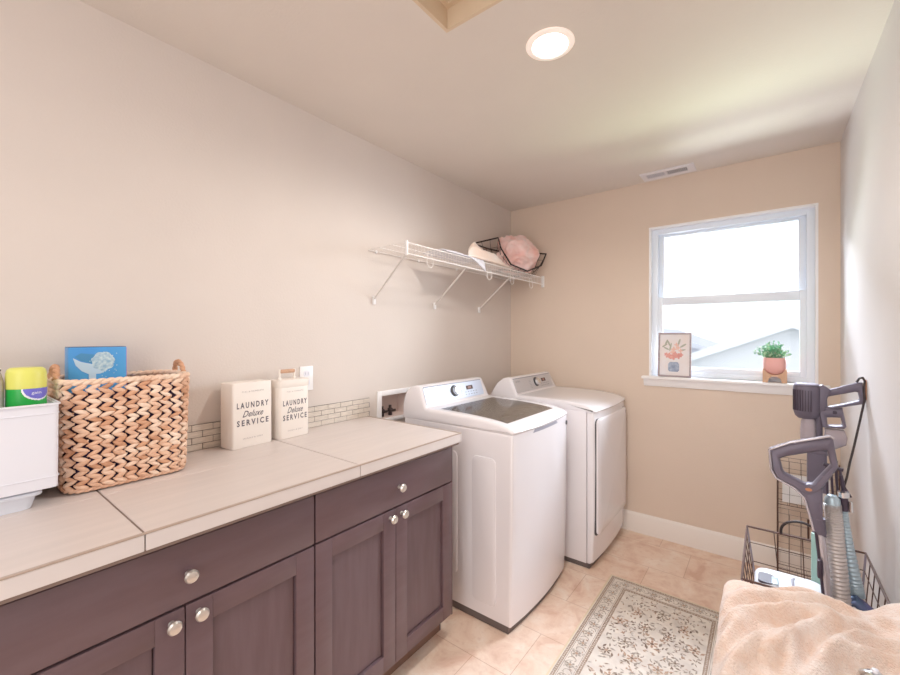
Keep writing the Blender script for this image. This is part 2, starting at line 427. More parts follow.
# ------------------------------------------------------------------ base cabinets
FX = .595
def door(parent, y0, y1, z0, z1, knob_y, cat=None):
    bm = NB(); s = .062
    box(bm, FX - .02, FX - .0165, y0 + s - .004, y1 - s + .004, z0 + s - .004, z1 - s + .004, mi=2)  # dark backing painted as the shadow line around the panel
    box(bm, FX - .02, FX, y0, y0 + s, z0, z1, .0015); box(bm, FX - .02, FX, y1 - s, y1, z0, z1, .0015)
    box(bm, FX - .02, FX, y0 + s, y1 - s, z0, z0 + s, .0015); box(bm, FX - .02, FX, y0 + s, y1 - s, z1 - s, z1, .0015)
    box(bm, FX - .0195, FX - .0115, y0 + s + .0032, y1 - s - .0032, z0 + s + .0032, z1 - s - .0032, mi=1)
    d = obj('door', bm, [M['cab'], M['cabv'], M['cabdk']], parent)
    knob(d, knob_y, .684)
def knob(parent, y, z):
    bm = NB()
    lathe(bm, [(.0, 0), (.0075, 0), (.006, .004), (.0055, .012), (.011, .016), (.0155, .02), (.016, .024), (.013, .029), (.006, .0315), (0, .032)], (FX, y, z), 20, 'X')
    obj('knob', bm, M['nickel'], parent)
def cabinet(y0, y1, label, ky):
    t = thing('base_cabinet', label, 'cabinet', (.3, (y0 + y1) / 2, 0), group='dark base cabinets under the tiled counter')
    bm = NB(); box(bm, .004, FX - .021, y0 + .001, y1 - .001, .105, .888)
    obj('carcass', bm, M['cabdk'], t)
    c = (y0 + y1) / 2
    bm = NB(); box(bm, FX - .02, FX, y0 + .003, y1 - .003, .718, .872, .002); dr = obj('drawer', bm, M['cab'], t)
    knob(dr, ky, .79)
    door(t, y0 + .003, c - .0015, .112, .711, c - .03); door(t, c + .0015, y1 - .003, .112, .711, c + .03)
    bm = NB(); box(bm, .02, FX - .075, y0 + .001, y1 - .001, .0, .104); obj('toe_kick', bm, M['toe'], t)
    return t
cabinet(.762, 1.478, 'dark stained two-door base cabinet at the washer end of the tiled counter', 1.137)
cabinet(.03, .762, 'dark stained two-door base cabinet with one drawer, below the wicker basket', .402)
bm = NB(); box(bm, .0, FX - .004, 1.479, 1.486, .104, .888, .001); box(bm, .0, FX - .075, 1.479, 1.486, 0, .105)
tag(obj('cabinet_end_panel', bm, M['cab']), 'narrow dark stained end panel of the cabinet run facing the washer', 'end panel')

# ------------------------------------------------------------------ tiled counter
ct = thing('tiled_countertop', 'beige large-format tiled countertop with pale tiled front edge', 'countertop', (.3, .6, .9))
bm = NB(); box(bm, .0, .628, -.1, 1.484, .889, .9375)
obj('counter_core', bm, M['grout'], ct)
bm = NB(); ys = [-.1, .302, .910, 1.4845]
for a, b in zip(ys, ys[1:]):
    box(bm, .0005, .2843, a + .0025, b - .0025, .93, .94, .0008, 1)
    box(bm, .2857, .630, a + .0025, b - .0025, .93, .94, .0008, 1)
obj('tile_surface', bm, M['tile'], ct)
bm = NB()
for a, b in zip(ys, ys[1:]): box(bm, .6285, .6375, a + .0015, b - .0015, .9, .9365, .001, 1)
box(bm, .01, .637, 1.4845, 1.493, .9, .9365, .001, 1)
obj('edge_tiles', bm, M['tile_e'], ct)
bm = NB(); box(bm, .630, .6385, -.1, 1.4935, .9368, .9406, .0008, 1); box(bm, .0, .63, 1.4855, 1.4935, .9368, .9406, .0008, 1)
obj('edge_strip', bm, M['etrim'], ct)

bs = thing('tile_backsplash', 'low strip of beige brick mosaic tile behind the counter', 'backsplash', (.006, .6, .94))
bm = NB(); box(bm, .0005, .0065, -.1, 1.50, .9405, 1.0385); obj('grout_bed', bm, M['mgrout'], bs)
bm = NB(); rows = 4; rh = (1.0385 - .9405) / rows
for r in range(rows):
    y = -.1 - .038 * (r % 2)
    while y < 1.5:
        L_ = .076; a = max(y, -.0999); b = min(y + L_, 1.4999)
        if b - a > .006: box(bm, .004, .0095, a + .0012, b - .0012, .9405 + r * rh + .0012, .9405 + (r + 1) * rh - .0012, .0008, 1)
        y += L_
obj('mosaic_tiles', bm, M['mosaic'], bs)

# washer valve box in the wall
vb = thing('washer_outlet_box', 'white recessed washer outlet box in the wall beside the washing machine', 'outlet box', (0, 1.68, .9))
bm = NB()
for a in ((vy0 - .028, vy0 + .004, vz0 - .02, vz1 + .026), (vy1 - .004, vy1 + .03, vz0 - .02, vz1 + .026)): box(bm, .0005, .009, a[0], a[1], a[2], a[3], .002)
box(bm, .0005, .009, vy0, vy1, vz1 - .003, vz1 + .026, .002); box(bm, .0005, .009, vy0, vy1, vz0 - .02, vz0 + .002, .002)
obj('box_rim', bm, M['trimw'], vb)
bm = NB()
box(bm, -.1, -.095, vy0 + .001, vy1 - .001, vz0 + .001, vz1 - .001); box(bm, -.095, 0, vy0 + .001, vy0 + .004, vz0 + .001, vz1 - .001)
box(bm, -.095, 0, vy1 - .004, vy1 - .001, vz0 + .001, vz1 - .001); box(bm, -.095, 0, vy0 + .004, vy1 - .004, vz0 + .001, vz0 + .004); box(bm, -.095, 0, vy0 + .004, vy1 - .004, vz1 - .004, vz1 - .001)
obj('box_cavity', bm, M['boxin'], vb)
for y, m_ in ((1.635, M['faucet']), (1.70, M['faucet'])):
    bm = NB(); lathe(bm, [(0, 0), (.012, 0), (.012, .02), (.016, .024), (.016, .04), (.009, .044), (.009, .06), (0, .06)], (-.04, y, vz0 + .004), 12)
    tube(bm, [(-.04, y, vz0 + .035), (-.018, y, vz0 + .035)], .009, 8); box(bm, -.02, -.01, y - .02, y + .02, vz0 + .028, vz0 + .042, .003)
    obj('valve', bm, m_, vb)

# wall outlet
ol = thing('wall_outlet', 'white double power outlet on the wall behind the handled laundry tin', 'outlet', (0, 1.115, 1.18))
bm = NB(); box(bm, .0005, .006, 1.078, 1.148, 1.12, 1.235, .002); obj('cover_plate', bm, M['trimw'], ol)
for z in (1.158, 1.2):
    bm = NB(); prism(bm, rrect(1.097, 1.129, z - .014, z + .014, .009), .0055, .0075, lambda u, v, d: (d, u, v)); s_ = obj('socket', bm, M['plastic'], ol)
    bm = NB(); box(bm, .007, .0079, 1.105, 1.107, z - .006, z + .006); box(bm, .007, .0079, 1.119, 1.121, z - .006, z + .006); obj('slot', bm, M['ventm'], s_)

# ------------------------------------------------------------------ washing machine / dryer
def bow(y, y0, y1, amt):
    u = (y - y0) / (y1 - y0); return amt * (1 - (2 * u - 1) ** 2)
def loft(bm, prof, y0, y1, r, amt, xf, n=14, mi=0):
    """prof (x,z) closed; bows front (x>xf) outwards; rounds ends by r"""
    cx = sum(p[0] for p in prof) / len(prof); cz = sum(p[1] for p in prof) / len(prof)
    nn = len(prof)
    # inward offset direction per vertex
    A = sum(prof[i][0] * prof[(i + 1) % nn][1] - prof[(i + 1) % nn][0] * prof[i][1] for i in range(nn))
    sg = 1 if A > 0 else -1
    offs = []
    for i in range(nn):
        p0, p1, p2 = Vector(prof[i - 1]), Vector(prof[i]), Vector(prof[(i + 1) % nn])
        e1 = (p1 - p0).normalized(); e2 = (p2 - p1).normalized()
        nrm = Vector((-(e1.y + e2.y), e1.x + e2.x)) * sg
        offs.append(nrm.normalized() if nrm.length > 1e-6 else Vector((0, 0)))
    st = []
    for k in range(5):
        a = PI / 2 * k / 4; st.append((y0 + r * (1 - math.sin(a)), r * (1 - math.cos(a)) * 0 + r * (1 - math.sin(PI / 2 - a) * 1)))
    st = [(y0 + r * (1 - math.cos(PI / 2 * k / 4)), r * (1 - math.sin(PI / 2 * k / 4))) for k in range(5)]
    mid = [(y0 + r + (y1 - y0 - 2 * r) * k / n, 0) for k in range(1, n)]
    en = [(y1 - (a - y0), i_) for a, i_ in reversed(st)]
    rings = []
    for y, ins in st + mid + en:
        rg = []
        for (x, z), o_ in zip(prof, offs):
            bx = bow(y, y0, y1, amt) * max(0, min(1, (x - xf) / (.15 if xf < .7 else .04))) if x > xf else 0
            rg.append(bm.verts.new((x + bx + o_.x * ins, y, max(z + o_.y * ins, prof[0][1]))))
        rings.append(rg)
    for a, b in zip(rings, rings[1:]):
        for i in range(nn):
            f = bm.faces.new((a[i], a[(i + 1) % nn], b[(i + 1) % nn], b[i])); f.material_index = mi
    bm.faces.new(rings[0]).material_index = mi; bm.faces.new(rings[-1]).material_index = mi

def console_bits(t, y0, y1, P0, P1, panel_mat, knob_y, disp_y):
    """sloping fascia between P0 (top x,z) and P1 (bottom x,z)"""
    s = Vector((P1[0] - P0[0], 0, P1[1] - P0[1])); Ls = s.length; s.normalize(); n = Vector((-s.z, 0, s.x))
    if n.x < 0: n = -n
    O = Vector((P0[0], 0, P0[1]))
    def f(u, v, d): return O + Vector((0, u, 0)) + s * v + n * d
    bm = NB(); prism(bm, rrect(y0, y1, .006, Ls - .006, .012), .0005, .004, f, .001, 1); pn = obj('control_panel', bm, panel_mat, t)
    bm = NB(); prism(bm, [(y0 + .004, .001), (y1 - .004, .001), (y1 - .004, .0065), (y0 + .004, .0065)], .0005, .005, f); obj('panel_top_edge', bm, M['seam'], pn)
    R = Matrix((( n.x, 0, s.x, 0), (n.y, 1, s.y, 0), (n.z, 0, s.z, 0), (0, 0, 0, 1)))
    R = Matrix.Translation(f(knob_y, Ls * .46, .004)) @ Matrix((Vector((0, 1, 0)), s, n)).transposed().to_4x4()
    bm = NB(); lathe(bm, [(0, 0), (.034, 0), (.034, .004), (.030, .007), (0, .007)], (0, 0, 0), 32, mtx=R); kb = obj('cycle_knob', bm, M['knobring'], t)
    bm = NB(); lathe(bm, [(0, .005), (.026, .005), (.025, .022), (.021, .026), (0, .026)], (0, 0, 0), 32, mtx=R); obj('knob_cap', bm, M['chrome'], kb)
    bm = NB(); prism(bm, rrect(disp_y - .035, disp_y + .035, .03, .055, .003), .004, .0048, f); dp = obj('display', bm, M['display'], t)
    text('digits', '8:88', M['digit'], dp, f(disp_y, .0425, .0052), (0, 1, 0), -s, .014, .03, local=False)
    text('lettering', 'SAMSUNG', M['ink'], pn, f(y0 + .055, .026, .0045), (0, 1, 0), -s, .011, .06, local=False)
    bm = NB()
    for k in range(5):
        for q in range(2):
            uu = disp_y - .055 + k * .028
            if uu < y1 - .02: prism(bm, rrect(uu, uu + .014, .066 + q * .016, .070 + q * .016, .0015, 2), .0040, .0046, f)
    for k in range(6): prism(bm, rrect(knob_y - .105, knob_y - .08, .03 + k * .011, .0315 + k * .011, .0004, 1), .0040, .0045, f); prism(bm, rrect(knob_y + .05, knob_y + .07, .03 + k * .011, .0315 + k * .011, .0004, 1), .0040, .0045, f)
    obj('printed_marks', bm, M['ink'], pn)

def taper_console(bm, y1):
    for v in bm.verts:
        if v.co.z > .993:
            lim = y1 - .012 - .036 * min(1, (v.co.z - .993) / .1)
            if v.co.y > lim: v.co.y = lim + (v.co.y - lim) * .25
def washer():
    y0, y1 = 1.645, 2.29
    t = thing('washing_machine', 'white top-loading washing machine with a dark glass lid', 'washing machine', (.45, 1.975, 0))
    body = [(.13, .035), (.797, .035), (.806, .3), (.811, .6), (.8125, .9215), (.78, .925), (.13, .93)]
    bm = NB(); loft(bm, body, y0, y1, .012, .022, .6); obj('cabinet_body', bm, M['appl'], t, angle=50)
    top = [(.115, .9175), (.806, .9175), (.8135, .923), (.817, .932), (.812, .942), (.79, .955), (.74, .967), (.66, .976), (.55, .983), (.30, .990),
           (.287, .990), (.280, .998), (.247, 1.096), (.238, 1.104), (.215, 1.107), (.18, 1.102), (.145, 1.075), (.125, 1.04), (.115, .99)]
    bm = NB(); loft(bm, top, y0, y1, .016, .022, .765); taper_console(bm, y1); obj('top_cover', bm, M['appl'], t, angle=40)
    bm = NB(); loft(bm, [(.14, .0), (.785, .0), (.79, .035), (.14, .035)], y0 + .006, y1 - .006, .004, .02, .5); obj('base_plinth', bm, M['applb'], t)
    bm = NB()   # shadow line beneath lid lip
    loft(bm, [(.70, .905), (.8128, .905), (.8128, .9215), (.70, .9215)], y0 + .012, y1 - .012, .004, .022, .6); obj('lid_gap_shadow', bm, M['seam'], t)
    # glass lid following the top
    def topz(x):
        pts = [(.30, .990), (.55, .983), (.66, .976), (.74, .967), (.79, .955)]
        for (a, za), (b, zb) in zip(pts, pts[1:]):
            if a <= x <= b: return za + (zb - za) * (x - a) / (b - a)
        return .99
    bm = NB(); xs = [.355 + (.760 - .355) * k / 10 for k in range(11)]
    ya, yb = 1.69, 2.215
    for dz in (.0015,):
        rows = [[bm.verts.new((x, ya + (yb - ya) * j / 8, topz(x) + dz)) for j in range(9)] for x in xs]
        for a, b in zip(rows, rows[1:]):
            for j in range(8): bm.faces.new((a[j], a[j + 1], b[j + 1], b[j]))
    r = bmesh.ops.solidify(bm, geom=list(bm.faces), thickness=.003); obj('glass_lid', bm, M['lidglass'], t)
    # pressed side panels
    for a, b, c, d in ((.59, .726, .10, .80), (.40, .50, .18, .80)):
        bm = NB(); prism(bm, rrect(a, b, c, d, .03), y0 - .0045, y0 + .002, lambda u, v, dd: (u, dd, v), .004, 2)
        obj('side_pressing', bm, M['appl'], t)
    bm = NB(); prism(bm, rrect(2.245, 2.259, .872, .896, .003), .822, .8275, lambda u, v, d: (d, u, v), .001); obj('badge', bm, M['ventd'], t)
    console_bits(t, 1.664, 2.228, (.247, 1.098), (.281, .997), M['panel'], 1.93, 2.085)
washer()

def dryer():
    y0, y1 = 2.405, 3.055
    t = thing('clothes_dryer', 'white front-loading clothes dryer in the corner by the window wall', 'dryer', (.6, 2.73, 0))
    bm = NB(); loft(bm, [(.21, .03), (.885, .03), (.885, .93), (.21, .93)], y0, y1, .006, 0, .9); obj('cabinet_body', bm, M['appl'], t, angle=50)
    fr = [(.887, .03), (.905, .03), (.922, .045), (.930, .3), (.932, .6), (.930, .90), (.925, .925), (.887, .925)]
    bm = NB(); loft(bm, fr, y0, y1, .012, .02, .89); obj('front_panel', bm, M['appl'], t, angle=40)
    top = [(.20, .92), (.915, .92), (.934, .926), (.938, .934), (.930, .944), (.90, .958), (.84, .971), (.76, .980), (.62, .985), (.44, .985),
           (.427, .985), (.419, .992), (.380, 1.088), (.370, 1.096), (.35, 1.099), (.315, 1.092), (.27, 1.06), (.235, 1.01), (.205, .96)]
    bm = NB(); loft(bm, top, y0, y1, .016, .02, .885); taper_console(bm, y1); obj('top_cover', bm, M['appl'], t, angle=40)
    bm = NB(); loft(bm, [(.23, .0), (.90, .0), (.905, .032), (.23, .032)], y0 + .006, y1 - .006, .004, .012, .5); obj('base_plinth', bm, M['applb'], t)
    # door : bowed slab with dark gasket edge
    def slab(bm, a, b, c, d, r, x0, x1, n=12):
        P = rrect(a, b, c, d, r, 6)
        def fx(u, v, dd): return (dd + bow(u, y0, y1, .02), u, v)
        t_ = bmesh.new(); 
        A = [t_.verts.new(fx(u, v, x0)) for u, v in P]; Bv = [t_.verts.new(fx(u, v, x1)) for u, v in P]
        C = [t_.verts.new(fx(u + (( (a + b) / 2) - u) * .03, v + (((c + d) / 2) - v) * .02, x1 + .004)) for u, v in P]
        m = len(P)
        for X, Y in ((A, Bv), (Bv, C)):
            for i in range(m): t_.faces.new((X[i], X[(i + 1) % m], Y[(i + 1) % m], Y[i]))
        # bowed face by strips
        cen = []
        K = 8
        prev = C
        for k in range(1, K + 1):
            q = k / K; cu, cv = (a + b) / 2, (c + d) / 2
            cur = []
            for (u, v) in P:
                uu = u + (cu - u) * (.03 + .96 * q); vv = v + (cv - v) * (.02 + .97 * q)
                cur.append(t_.verts.new(fx(uu, vv, x1 + .004)))
            for i in range(m): t_.faces.new((prev[i], prev[(i + 1) % m], cur[(i + 1) % m], cur[i]))
            prev = cur
        t_.faces.new(prev)
        merge(bm, t_)
    bm = NB(); slab(bm, y0 + .012, y1 - .03, .195, .887, .03, .925, .931); dg = obj('door_gasket', bm, M['seamdk'], t)
    bm = NB(); slab(bm, y0 + .022, y1 - .034, .202, .884, .028, .93, .944); dr = obj('door', bm, M['appl'], t, angle=60)
    bm = NB(); prism(bm, rrect(2.972, 2.986, .845, .868, .003), .951, .9565, lambda u, v, d: (d, u, v), .001); obj('badge', bm, M['ventd'], dr)
    # curved pressing on the side
    bm = NB(); pts = []
    for k in range(17):
        a = -PI / 2 + PI * k / 16; pts.append((.56 + .20 * math.cos(a), y0 - .0005, .46 + .34 * math.sin(a)))
    tube(bm, pts, .004, 6)
    obj('side_pressing', bm, M['appl'], t)
    bm = NB(); pts = [(.56 + .15 * math.cos(-PI / 2 + PI * k / 16), y0 - .0005, .46 + .27 * math.sin(-PI / 2 + PI * k / 16)) for k in range(17)]
    tube(bm, pts, .003, 6); obj('side_pressing', bm, M['appl'], t)
    console_bits(t, 2.418, 2.992, (.380, 1.090), (.420, .991), M['paneld'], 2.735, 2.86)
dryer()

# ------------------------------------------------------------------ tins
def script_label(t, xf, cy, w, h):
    k = w / .155
    text('lettering', 'FULL & COMPLETE', M['txt2'], t, (xf, cy, h * .865), (0, 1, 0), (0, 0, 1), .0055, .085 * k)
    text('lettering', 'LAUNDRY', M['txt'], t, (xf, cy, h * .655), (0, 1, 0), (0, 0, 1), .0235, .124 * k, bold=.03, spacing=1.5)
    text('lettering', 'Deluxe', M['txt'], t, (xf, cy, h * .52), (0, 1, 0), (0, 0, 1), .025, .082 * k, shear=.5, bold=.012)
    text('lettering', 'SERVICE', M['txt'], t, (xf, cy, h * .385), (0, 1, 0), (0, 0, 1), .0235, .124 * k, bold=.03, spacing=1.5)
    text('lettering', 'WASH & DRY', M['txt2'], t, (xf, cy, h * .14), (0, 1, 0), (0, 0, 1), .0055, .08 * k)
def tin(loc, rot, w, d, h, r, label, handle):
    # local frame: x from -d (wall side) to 0 (front), y 0..w
    t = thing('laundry_tin', label, 'tin', loc, rot)
    bm = NB(); prism(bm, rrect(-d, 0, 0, w, r, 5), 0, h if not handle else h - .03, lambda u, v, z: (u, v, z), .002)
    obj('tin_body', bm, M['tin'], t, local=True)
    if handle:
        bm = NB(); prism(bm, rrect(-d - .002, .002, -.002, w + .002, r + .001, 5), h - .033, h, lambda u, v, z: (u, v, z), .003)
        obj('lid', bm, M['tin'], t, local=True)
        for y in (w * .17, w * .66):
            bm = NB(); lathe(bm, [(0, 0), (.009, 0), (.008, .004), (.0045, .008), (.0055, .043), (0, .043)], (-d / 2, y, h), 12); hd = obj('handle_post', bm, M['tin'], t, local=True)
        bm = NB(); tube(bm, [(-d / 2, w * .18, h + .034), (-d / 2, w * .65, h + .034)], .0085, 12); obj('handle_bar', bm, M['wood'], hd, local=True)
        script_label(t, .0006, w / 2, w, h - .02)
    else:
        bm = NB(); prism(bm, rrect(-d + .004, -.004, .004, w - .004, r, 5), h - .004, h + .0015, lambda u, v, z: (u, v, z), .001)
        obj('lid', bm, M['tin'], t, local=True)
        script_label(t, .0006, w / 2, w, h)
tin((.119, .722, .9405), math.radians(5), .166, .09, .253, .008, 'wide cream laundry tin with a flat lid and no handle', False)
tin((.115, .916, .9405), math.radians(4), .147, .08, .25, .014, 'narrower cream laundry tin with a wooden bar handle on its lid', True)

# ------------------------------------------------------------------ wicker basket
def wicker():
    t = thing('wicker_basket', 'rectangular woven wicker basket with loop handles on the counter', 'basket', (.13, .385, .9405))
    x0, x1, y0, y1 = .022, .236, .232, .536; z0, z1 = .9405, 1.25; R = .045
    base = rrect(x0, x1, y0, y1, R, 8)
    # resample perimeter
    P = [Vector(p) for p in base]; n = len(P)
    seg = [(P[(i + 1) % n] - P[i]).length for i in range(n)]; tot = sum(seg)
    def at(s):
        s %= tot; i = 0
        while s > seg[i]: s -= seg[i]; i += 1
        d = (P[(i + 1) % n] - P[i]); p = P[i] + d * (s / seg[i]); tg = d.normalized()
        return p, tg
    C = Vector(((x0 + x1) / 2, (y0 + y1) / 2))
    def flare(p, z): k = .955 + .06 * (z - z0) / (z1 - z0); return C + (p - C) * k
    bms = [NB(), NB(), NB()]
    rows = 11; dz = (z1 - z0 - .02) / rows; step = .0285; cnt = int(tot / step); step = tot / cnt
    def strand(bm, c, tg, nr, tilt, ln, wd, th):
        upv = Vector((0, 0, 1)); d = (Vector((tg.x, tg.y, 0)) * math.cos(tilt) + upv * math.sin(tilt)); s = Vector((nr.x, nr.y, 0)).cross(d)
        nn = Vector((nr.x, nr.y, 0))
        prof = [(-1, .25), (-.6, .85), (0, 1), (.6, .85), (1, .25)]
        rings = []
        for a, rr in prof:
            cc = c + d * (a * ln) + nn * (th * (1 - a * a) * .8)
            rings.append([bm.verts.new(cc + s * (math.cos(q) * wd * rr) + nn * (math.sin(q) * th * rr)) for q in [2 * PI * k / 6 for k in range(6)]])
        for A, Bq in zip(rings, rings[1:]):
            for k in range(6): bm.faces.new((A[k], A[(k + 1) % 6], Bq[(k + 1) % 6], Bq[k]))
        bm.faces.new(rings[0]); bm.faces.new(rings[-1])
    for r in range(rows):
        z = z0 + .012 + r * dz + dz * .25
        for c_ in range(cnt):
            for half in (0, 1):
                s_ = (c_ + .06 * random.uniform(-1, 1)) * step
                p, tg = at(s_); nr = Vector((tg.y, -tg.x)); zz = z + (dz * .5 if half else 0)
                pp = flare(p, zz); j = random.uniform
                tilt = (1 if half else -1) * math.radians(27 + j(-8, 8))
                bm_ = bms[random.choices((0, 1, 2), (5, 1.6, 3))[0]]
                strand(bm_, Vector((pp.x, pp.y, zz + j(-.001, .001))), tg, nr, tilt, .0192 + j(-.002, .002), .0070 + j(-.0008, .0009), .0054)
    o1 = obj('woven_strands', bms[0], M['wicker'], t, angle=80); o2 = obj('darker_strands', bms[1], M['wicker2'], o1, angle=80); o3 = obj('paler_strands', bms[2], M['wicker3'], o1, angle=80)
    # inner liner (shade and contents between strands, put into its colour)
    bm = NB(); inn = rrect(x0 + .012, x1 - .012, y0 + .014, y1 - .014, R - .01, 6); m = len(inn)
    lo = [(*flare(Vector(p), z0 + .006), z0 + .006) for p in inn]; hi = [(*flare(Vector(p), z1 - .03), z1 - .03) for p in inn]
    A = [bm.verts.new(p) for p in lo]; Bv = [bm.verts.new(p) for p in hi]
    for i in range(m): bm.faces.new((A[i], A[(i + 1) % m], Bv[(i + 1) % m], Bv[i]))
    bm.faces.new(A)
    obj('dark_interior', bm, M['dark_shell'], t)
    # rims: twisted rope
    def rope(bm, path, r, tw, closed=True):
        m = len(path)
        for ph in (0, PI):
            pts = []
            for i, p in enumerate(path):
                a = ph + i * tw; nx = path[(i + 1) % m] if (closed or i < m - 1) else path[i]; pv = path[i - 1] if (closed or i) else path[i]
                tg = (nx - pv).normalized(); up = Vector((0, 0, 1)) if abs(tg.z) < .8 else Vector((1, 0, 0)); s = tg.cross(up).normalized(); u2 = s.cross(tg)
                pts.append(p + (s * math.cos(a) + u2 * math.sin(a)) * r * .45)
            tube(bm, pts, r * .72, 6, closed)
    for zz, rr, k_, mm in ((z1, .0085, 1.02, 'wicker3'), (z0 + .009, .006, .955, 'wicker')):
        N_ = 150; path = []
        for i in range(N_):
            p, tg = at(i * tot / N_); p = C + (p - C) * k_; path.append(Vector((p.x, p.y, zz)))
        bm = NB(); rope(bm, path, rr, 2 * PI * 25 / N_); obj('rim' if zz > 1.1 else 'base_rim', bm, M[mm], t, angle=80)
    for y, sg in ((y0, -1), (y1, 1)):
        cx = (x0 + x1) / 2 - .005; path = [Vector((cx + .036 * math.cos(a), y + sg * (.006 - .004 * math.sin(a)), z1 + .004 + .036 * math.sin(a))) for a in [PI * k / 30 for k in range(31)]]
        bm = NB(); rope(bm, path, .0078, .8, False); obj('handle', bm, M['wicker2'], t, angle=80)
wicker()

# soap powder box standing in the basket
sb = thing('soap_powder_box', 'blue laundry powder box with a scoop picture standing in the wicker basket', 'box', (.09, .335, .965))
bm = NB(); box(bm, .05, .10, .262, .400, .965, 1.344, .0015); obj('carton', bm, M['boxblue'], sb)
bm = NB(); box(bm, .0505, .0995, .3985, .4012, .967, 1.342); obj('side_face', bm, M['boxpurple'], sb)
bm = NB(); box(bm, .0505, .0995, .2625, .3995, 1.3435, 1.3452); obj('top_flap', bm, M['boxtop'], sb)
SF = lambda d: (lambda u, v: (.1002 + d, u, v))
art = thing_parent = sb
bm = NB(); flat(bm, [(.276, 1.316), (.290, 1.326), (.318, 1.322), (.345, 1.312), (.36, 1.300), (.352, 1.290), (.32, 1.293), (.29, 1.303)], SF(.0004)); obj('scoop_bowl_art', bm, M['scoopd'], sb, smooth=False)
bm = NB(); flat(bm, [(.272, 1.312), (.29, 1.300), (.32, 1.291), (.356, 1.291), (.352, 1.272), (.335, 1.262), (.325, 1.262), (.325, 1.240), (.308, 1.240), (.308, 1.262), (.292, 1.272), (.278, 1.290)], SF(.0007)); obj('scoop_handle_art', bm, M['scoop'], sb, smooth=False)
bm = NB()
pp = []
for k in range(40):
    a = 2 * PI * k / 40; r = 1 + .05 * math.sin(a * 7) + random.uniform(-.03, .03); pp.append((.342 + .028 * r * math.cos(a), 1.300 + .029 * r * math.sin(a)))
flat(bm, pp, SF(.001))
for k in range(60):
    u, v = random.gauss(.345, .014), random.gauss(1.292, .022)
    if 1.245 < v < 1.338 and .28 < u < .395: flat(bm, ell(u, v, .0016, .0016, 0, 6), SF(.0013))
obj('powder_art', bm, M['powder'], sb, smooth=False)

# ------------------------------------------------------------------ white bin and tray
tr = thing('lidded_tray', 'low white plastic container beneath the white bin on the counter', 'container', (.2, .12, .9405))
bm = NB()
def taper(bm, x0, x1, y0, y1, z0, z1, k, r=.02):
    P = rrect(x0, x1, y0, y1, r, 5); cx, cy = (x0 + x1) / 2, (y0 + y1) / 2
    A = [bm.verts.new((cx + (u - cx) * k, cy + (v - cy) * k, z0)) for u, v in P]; Bq = [bm.verts.new((u, v, z1)) for u, v in P]
    for i in range(len(P)): bm.faces.new((A[i], A[(i + 1) % len(P)], Bq[(i + 1) % len(P)], Bq[i]))
    bm.faces.new(A); bm.faces.new(Bq)
taper(bm, .045, .262, -.06, .178, .9405, .974, .93); obj('tray_body', bm, M['plastic2'], tr)
bm = NB(); prism(bm, rrect(.038, .27, -.068, .188, .022), .974, .984, lambda u, v, z: (u, v, z), .002); prism(bm, rrect(.06, .255, -.05, .17, .018), .984, .9895, lambda u, v, z: (u, v, z), .001); obj('lid', bm, M['plastic2'], tr)
bn = thing('white_storage_bin', 'plain white rectangular plastic bin holding bottles, left end of counter', 'bin', (.18, .08, .99))
bm = NB(); P = rrect(.07, .28, -.08, .2165, .012, 5)
def shell(bm, P, z0, z1, th, k=1.0):
    m = len(P); cx = sum(p[0] for p in P) / m; cy = sum(p[1] for p in P) / m
    ins = lambda q: [(cx + (u - cx) * q, cy + (v - cy) * q) for u, v in P]
    q = 1 - th / .1
    L_ = [[bm.verts.new((u, v, z)) for u, v in Q] for Q, z in ((ins(k), z0), (P, z1), (ins(q), z1), (ins(k * q), z0 + th))]
    for a, b in zip(L_, L_[1:]):
        for i in range(m): bm.faces.new((a[i], a[(i + 1) % m], b[(i + 1) % m], b[i]))
    bm.faces.new(L_[0]); bm.faces.new(L_[3])
shell(bm, P, .99, 1.203, .004, .99); obj('bin_body', bm, M['plastic'], bn)
bm = NB(); Pr = [(u, v, 1.2035) for u, v in rrect(.0695, .2815, -.0815, .218, .013, 5)]; tube(bm, Pr, .003, 6, True); obj('bin_rim', bm, M['plastic'], bn)
bm = NB(); Pr = [(u, v, 1.018) for u, v in rrect(.0712, .2796, -.0796, .2166, .012, 5)]; tube(bm, Pr, .0015, 6, True); obj('bin_ridge', bm, M['plastic'], bn); bm = NB()
Pr = [(u, v, 1.18) for u, v in rrect(.0702, .281, -.0802, .217, .012, 5)]; tube(bm, Pr, .0012, 6, True); obj('bin_ridge', bm, M['plastic'], bn)

sc = thing('scent_booster_tub', 'round green tub with a lime cap and violet label in the white bin', 'tub', (.2, .165, 1.0))
bm = NB(); lathe(bm, [(0, .995), (.036, .995), (.038, 1.0), (.038, 1.243), (0, 1.243)], (.2, .165, 0), 36); obj('tub_body', bm, M['green'], sc)
bm = NB(); lathe(bm, [(0, 1.243), (.0385, 1.243), (.0385, 1.282), (.036, 1.291), (.03, 1.296), (0, 1.297)], (.2, .165, 0), 36); obj('cap', bm, M['lime'], sc)
def cyl(u, v, d=.0): a = u / .038; return (.2 + (.0384 + d) * math.cos(a), .165 + (.0384 + d) * math.sin(a), v)
A0 = math.radians(35)
def cyl_patch(bm, fn_in, d, n=28, m=10, u0=-.02, u1=.05, z0=1.2, z1=1.243):
    for i in range(n):
        for j in range(m):
            ua, ub = u0 + (u1 - u0) * i / n, u0 + (u1 - u0) * (i + 1) / n; va, vb = z0 + (z1 - z0) * j / m, z0 + (z1 - z0) * (j + 1) / m
            if fn_in((ua + ub) / 2, (va + vb) / 2): bm.faces.new([bm.verts.new(cyl(*q, d)) for q in ((ua, va), (ub, va), (ub, vb), (ua, vb))])
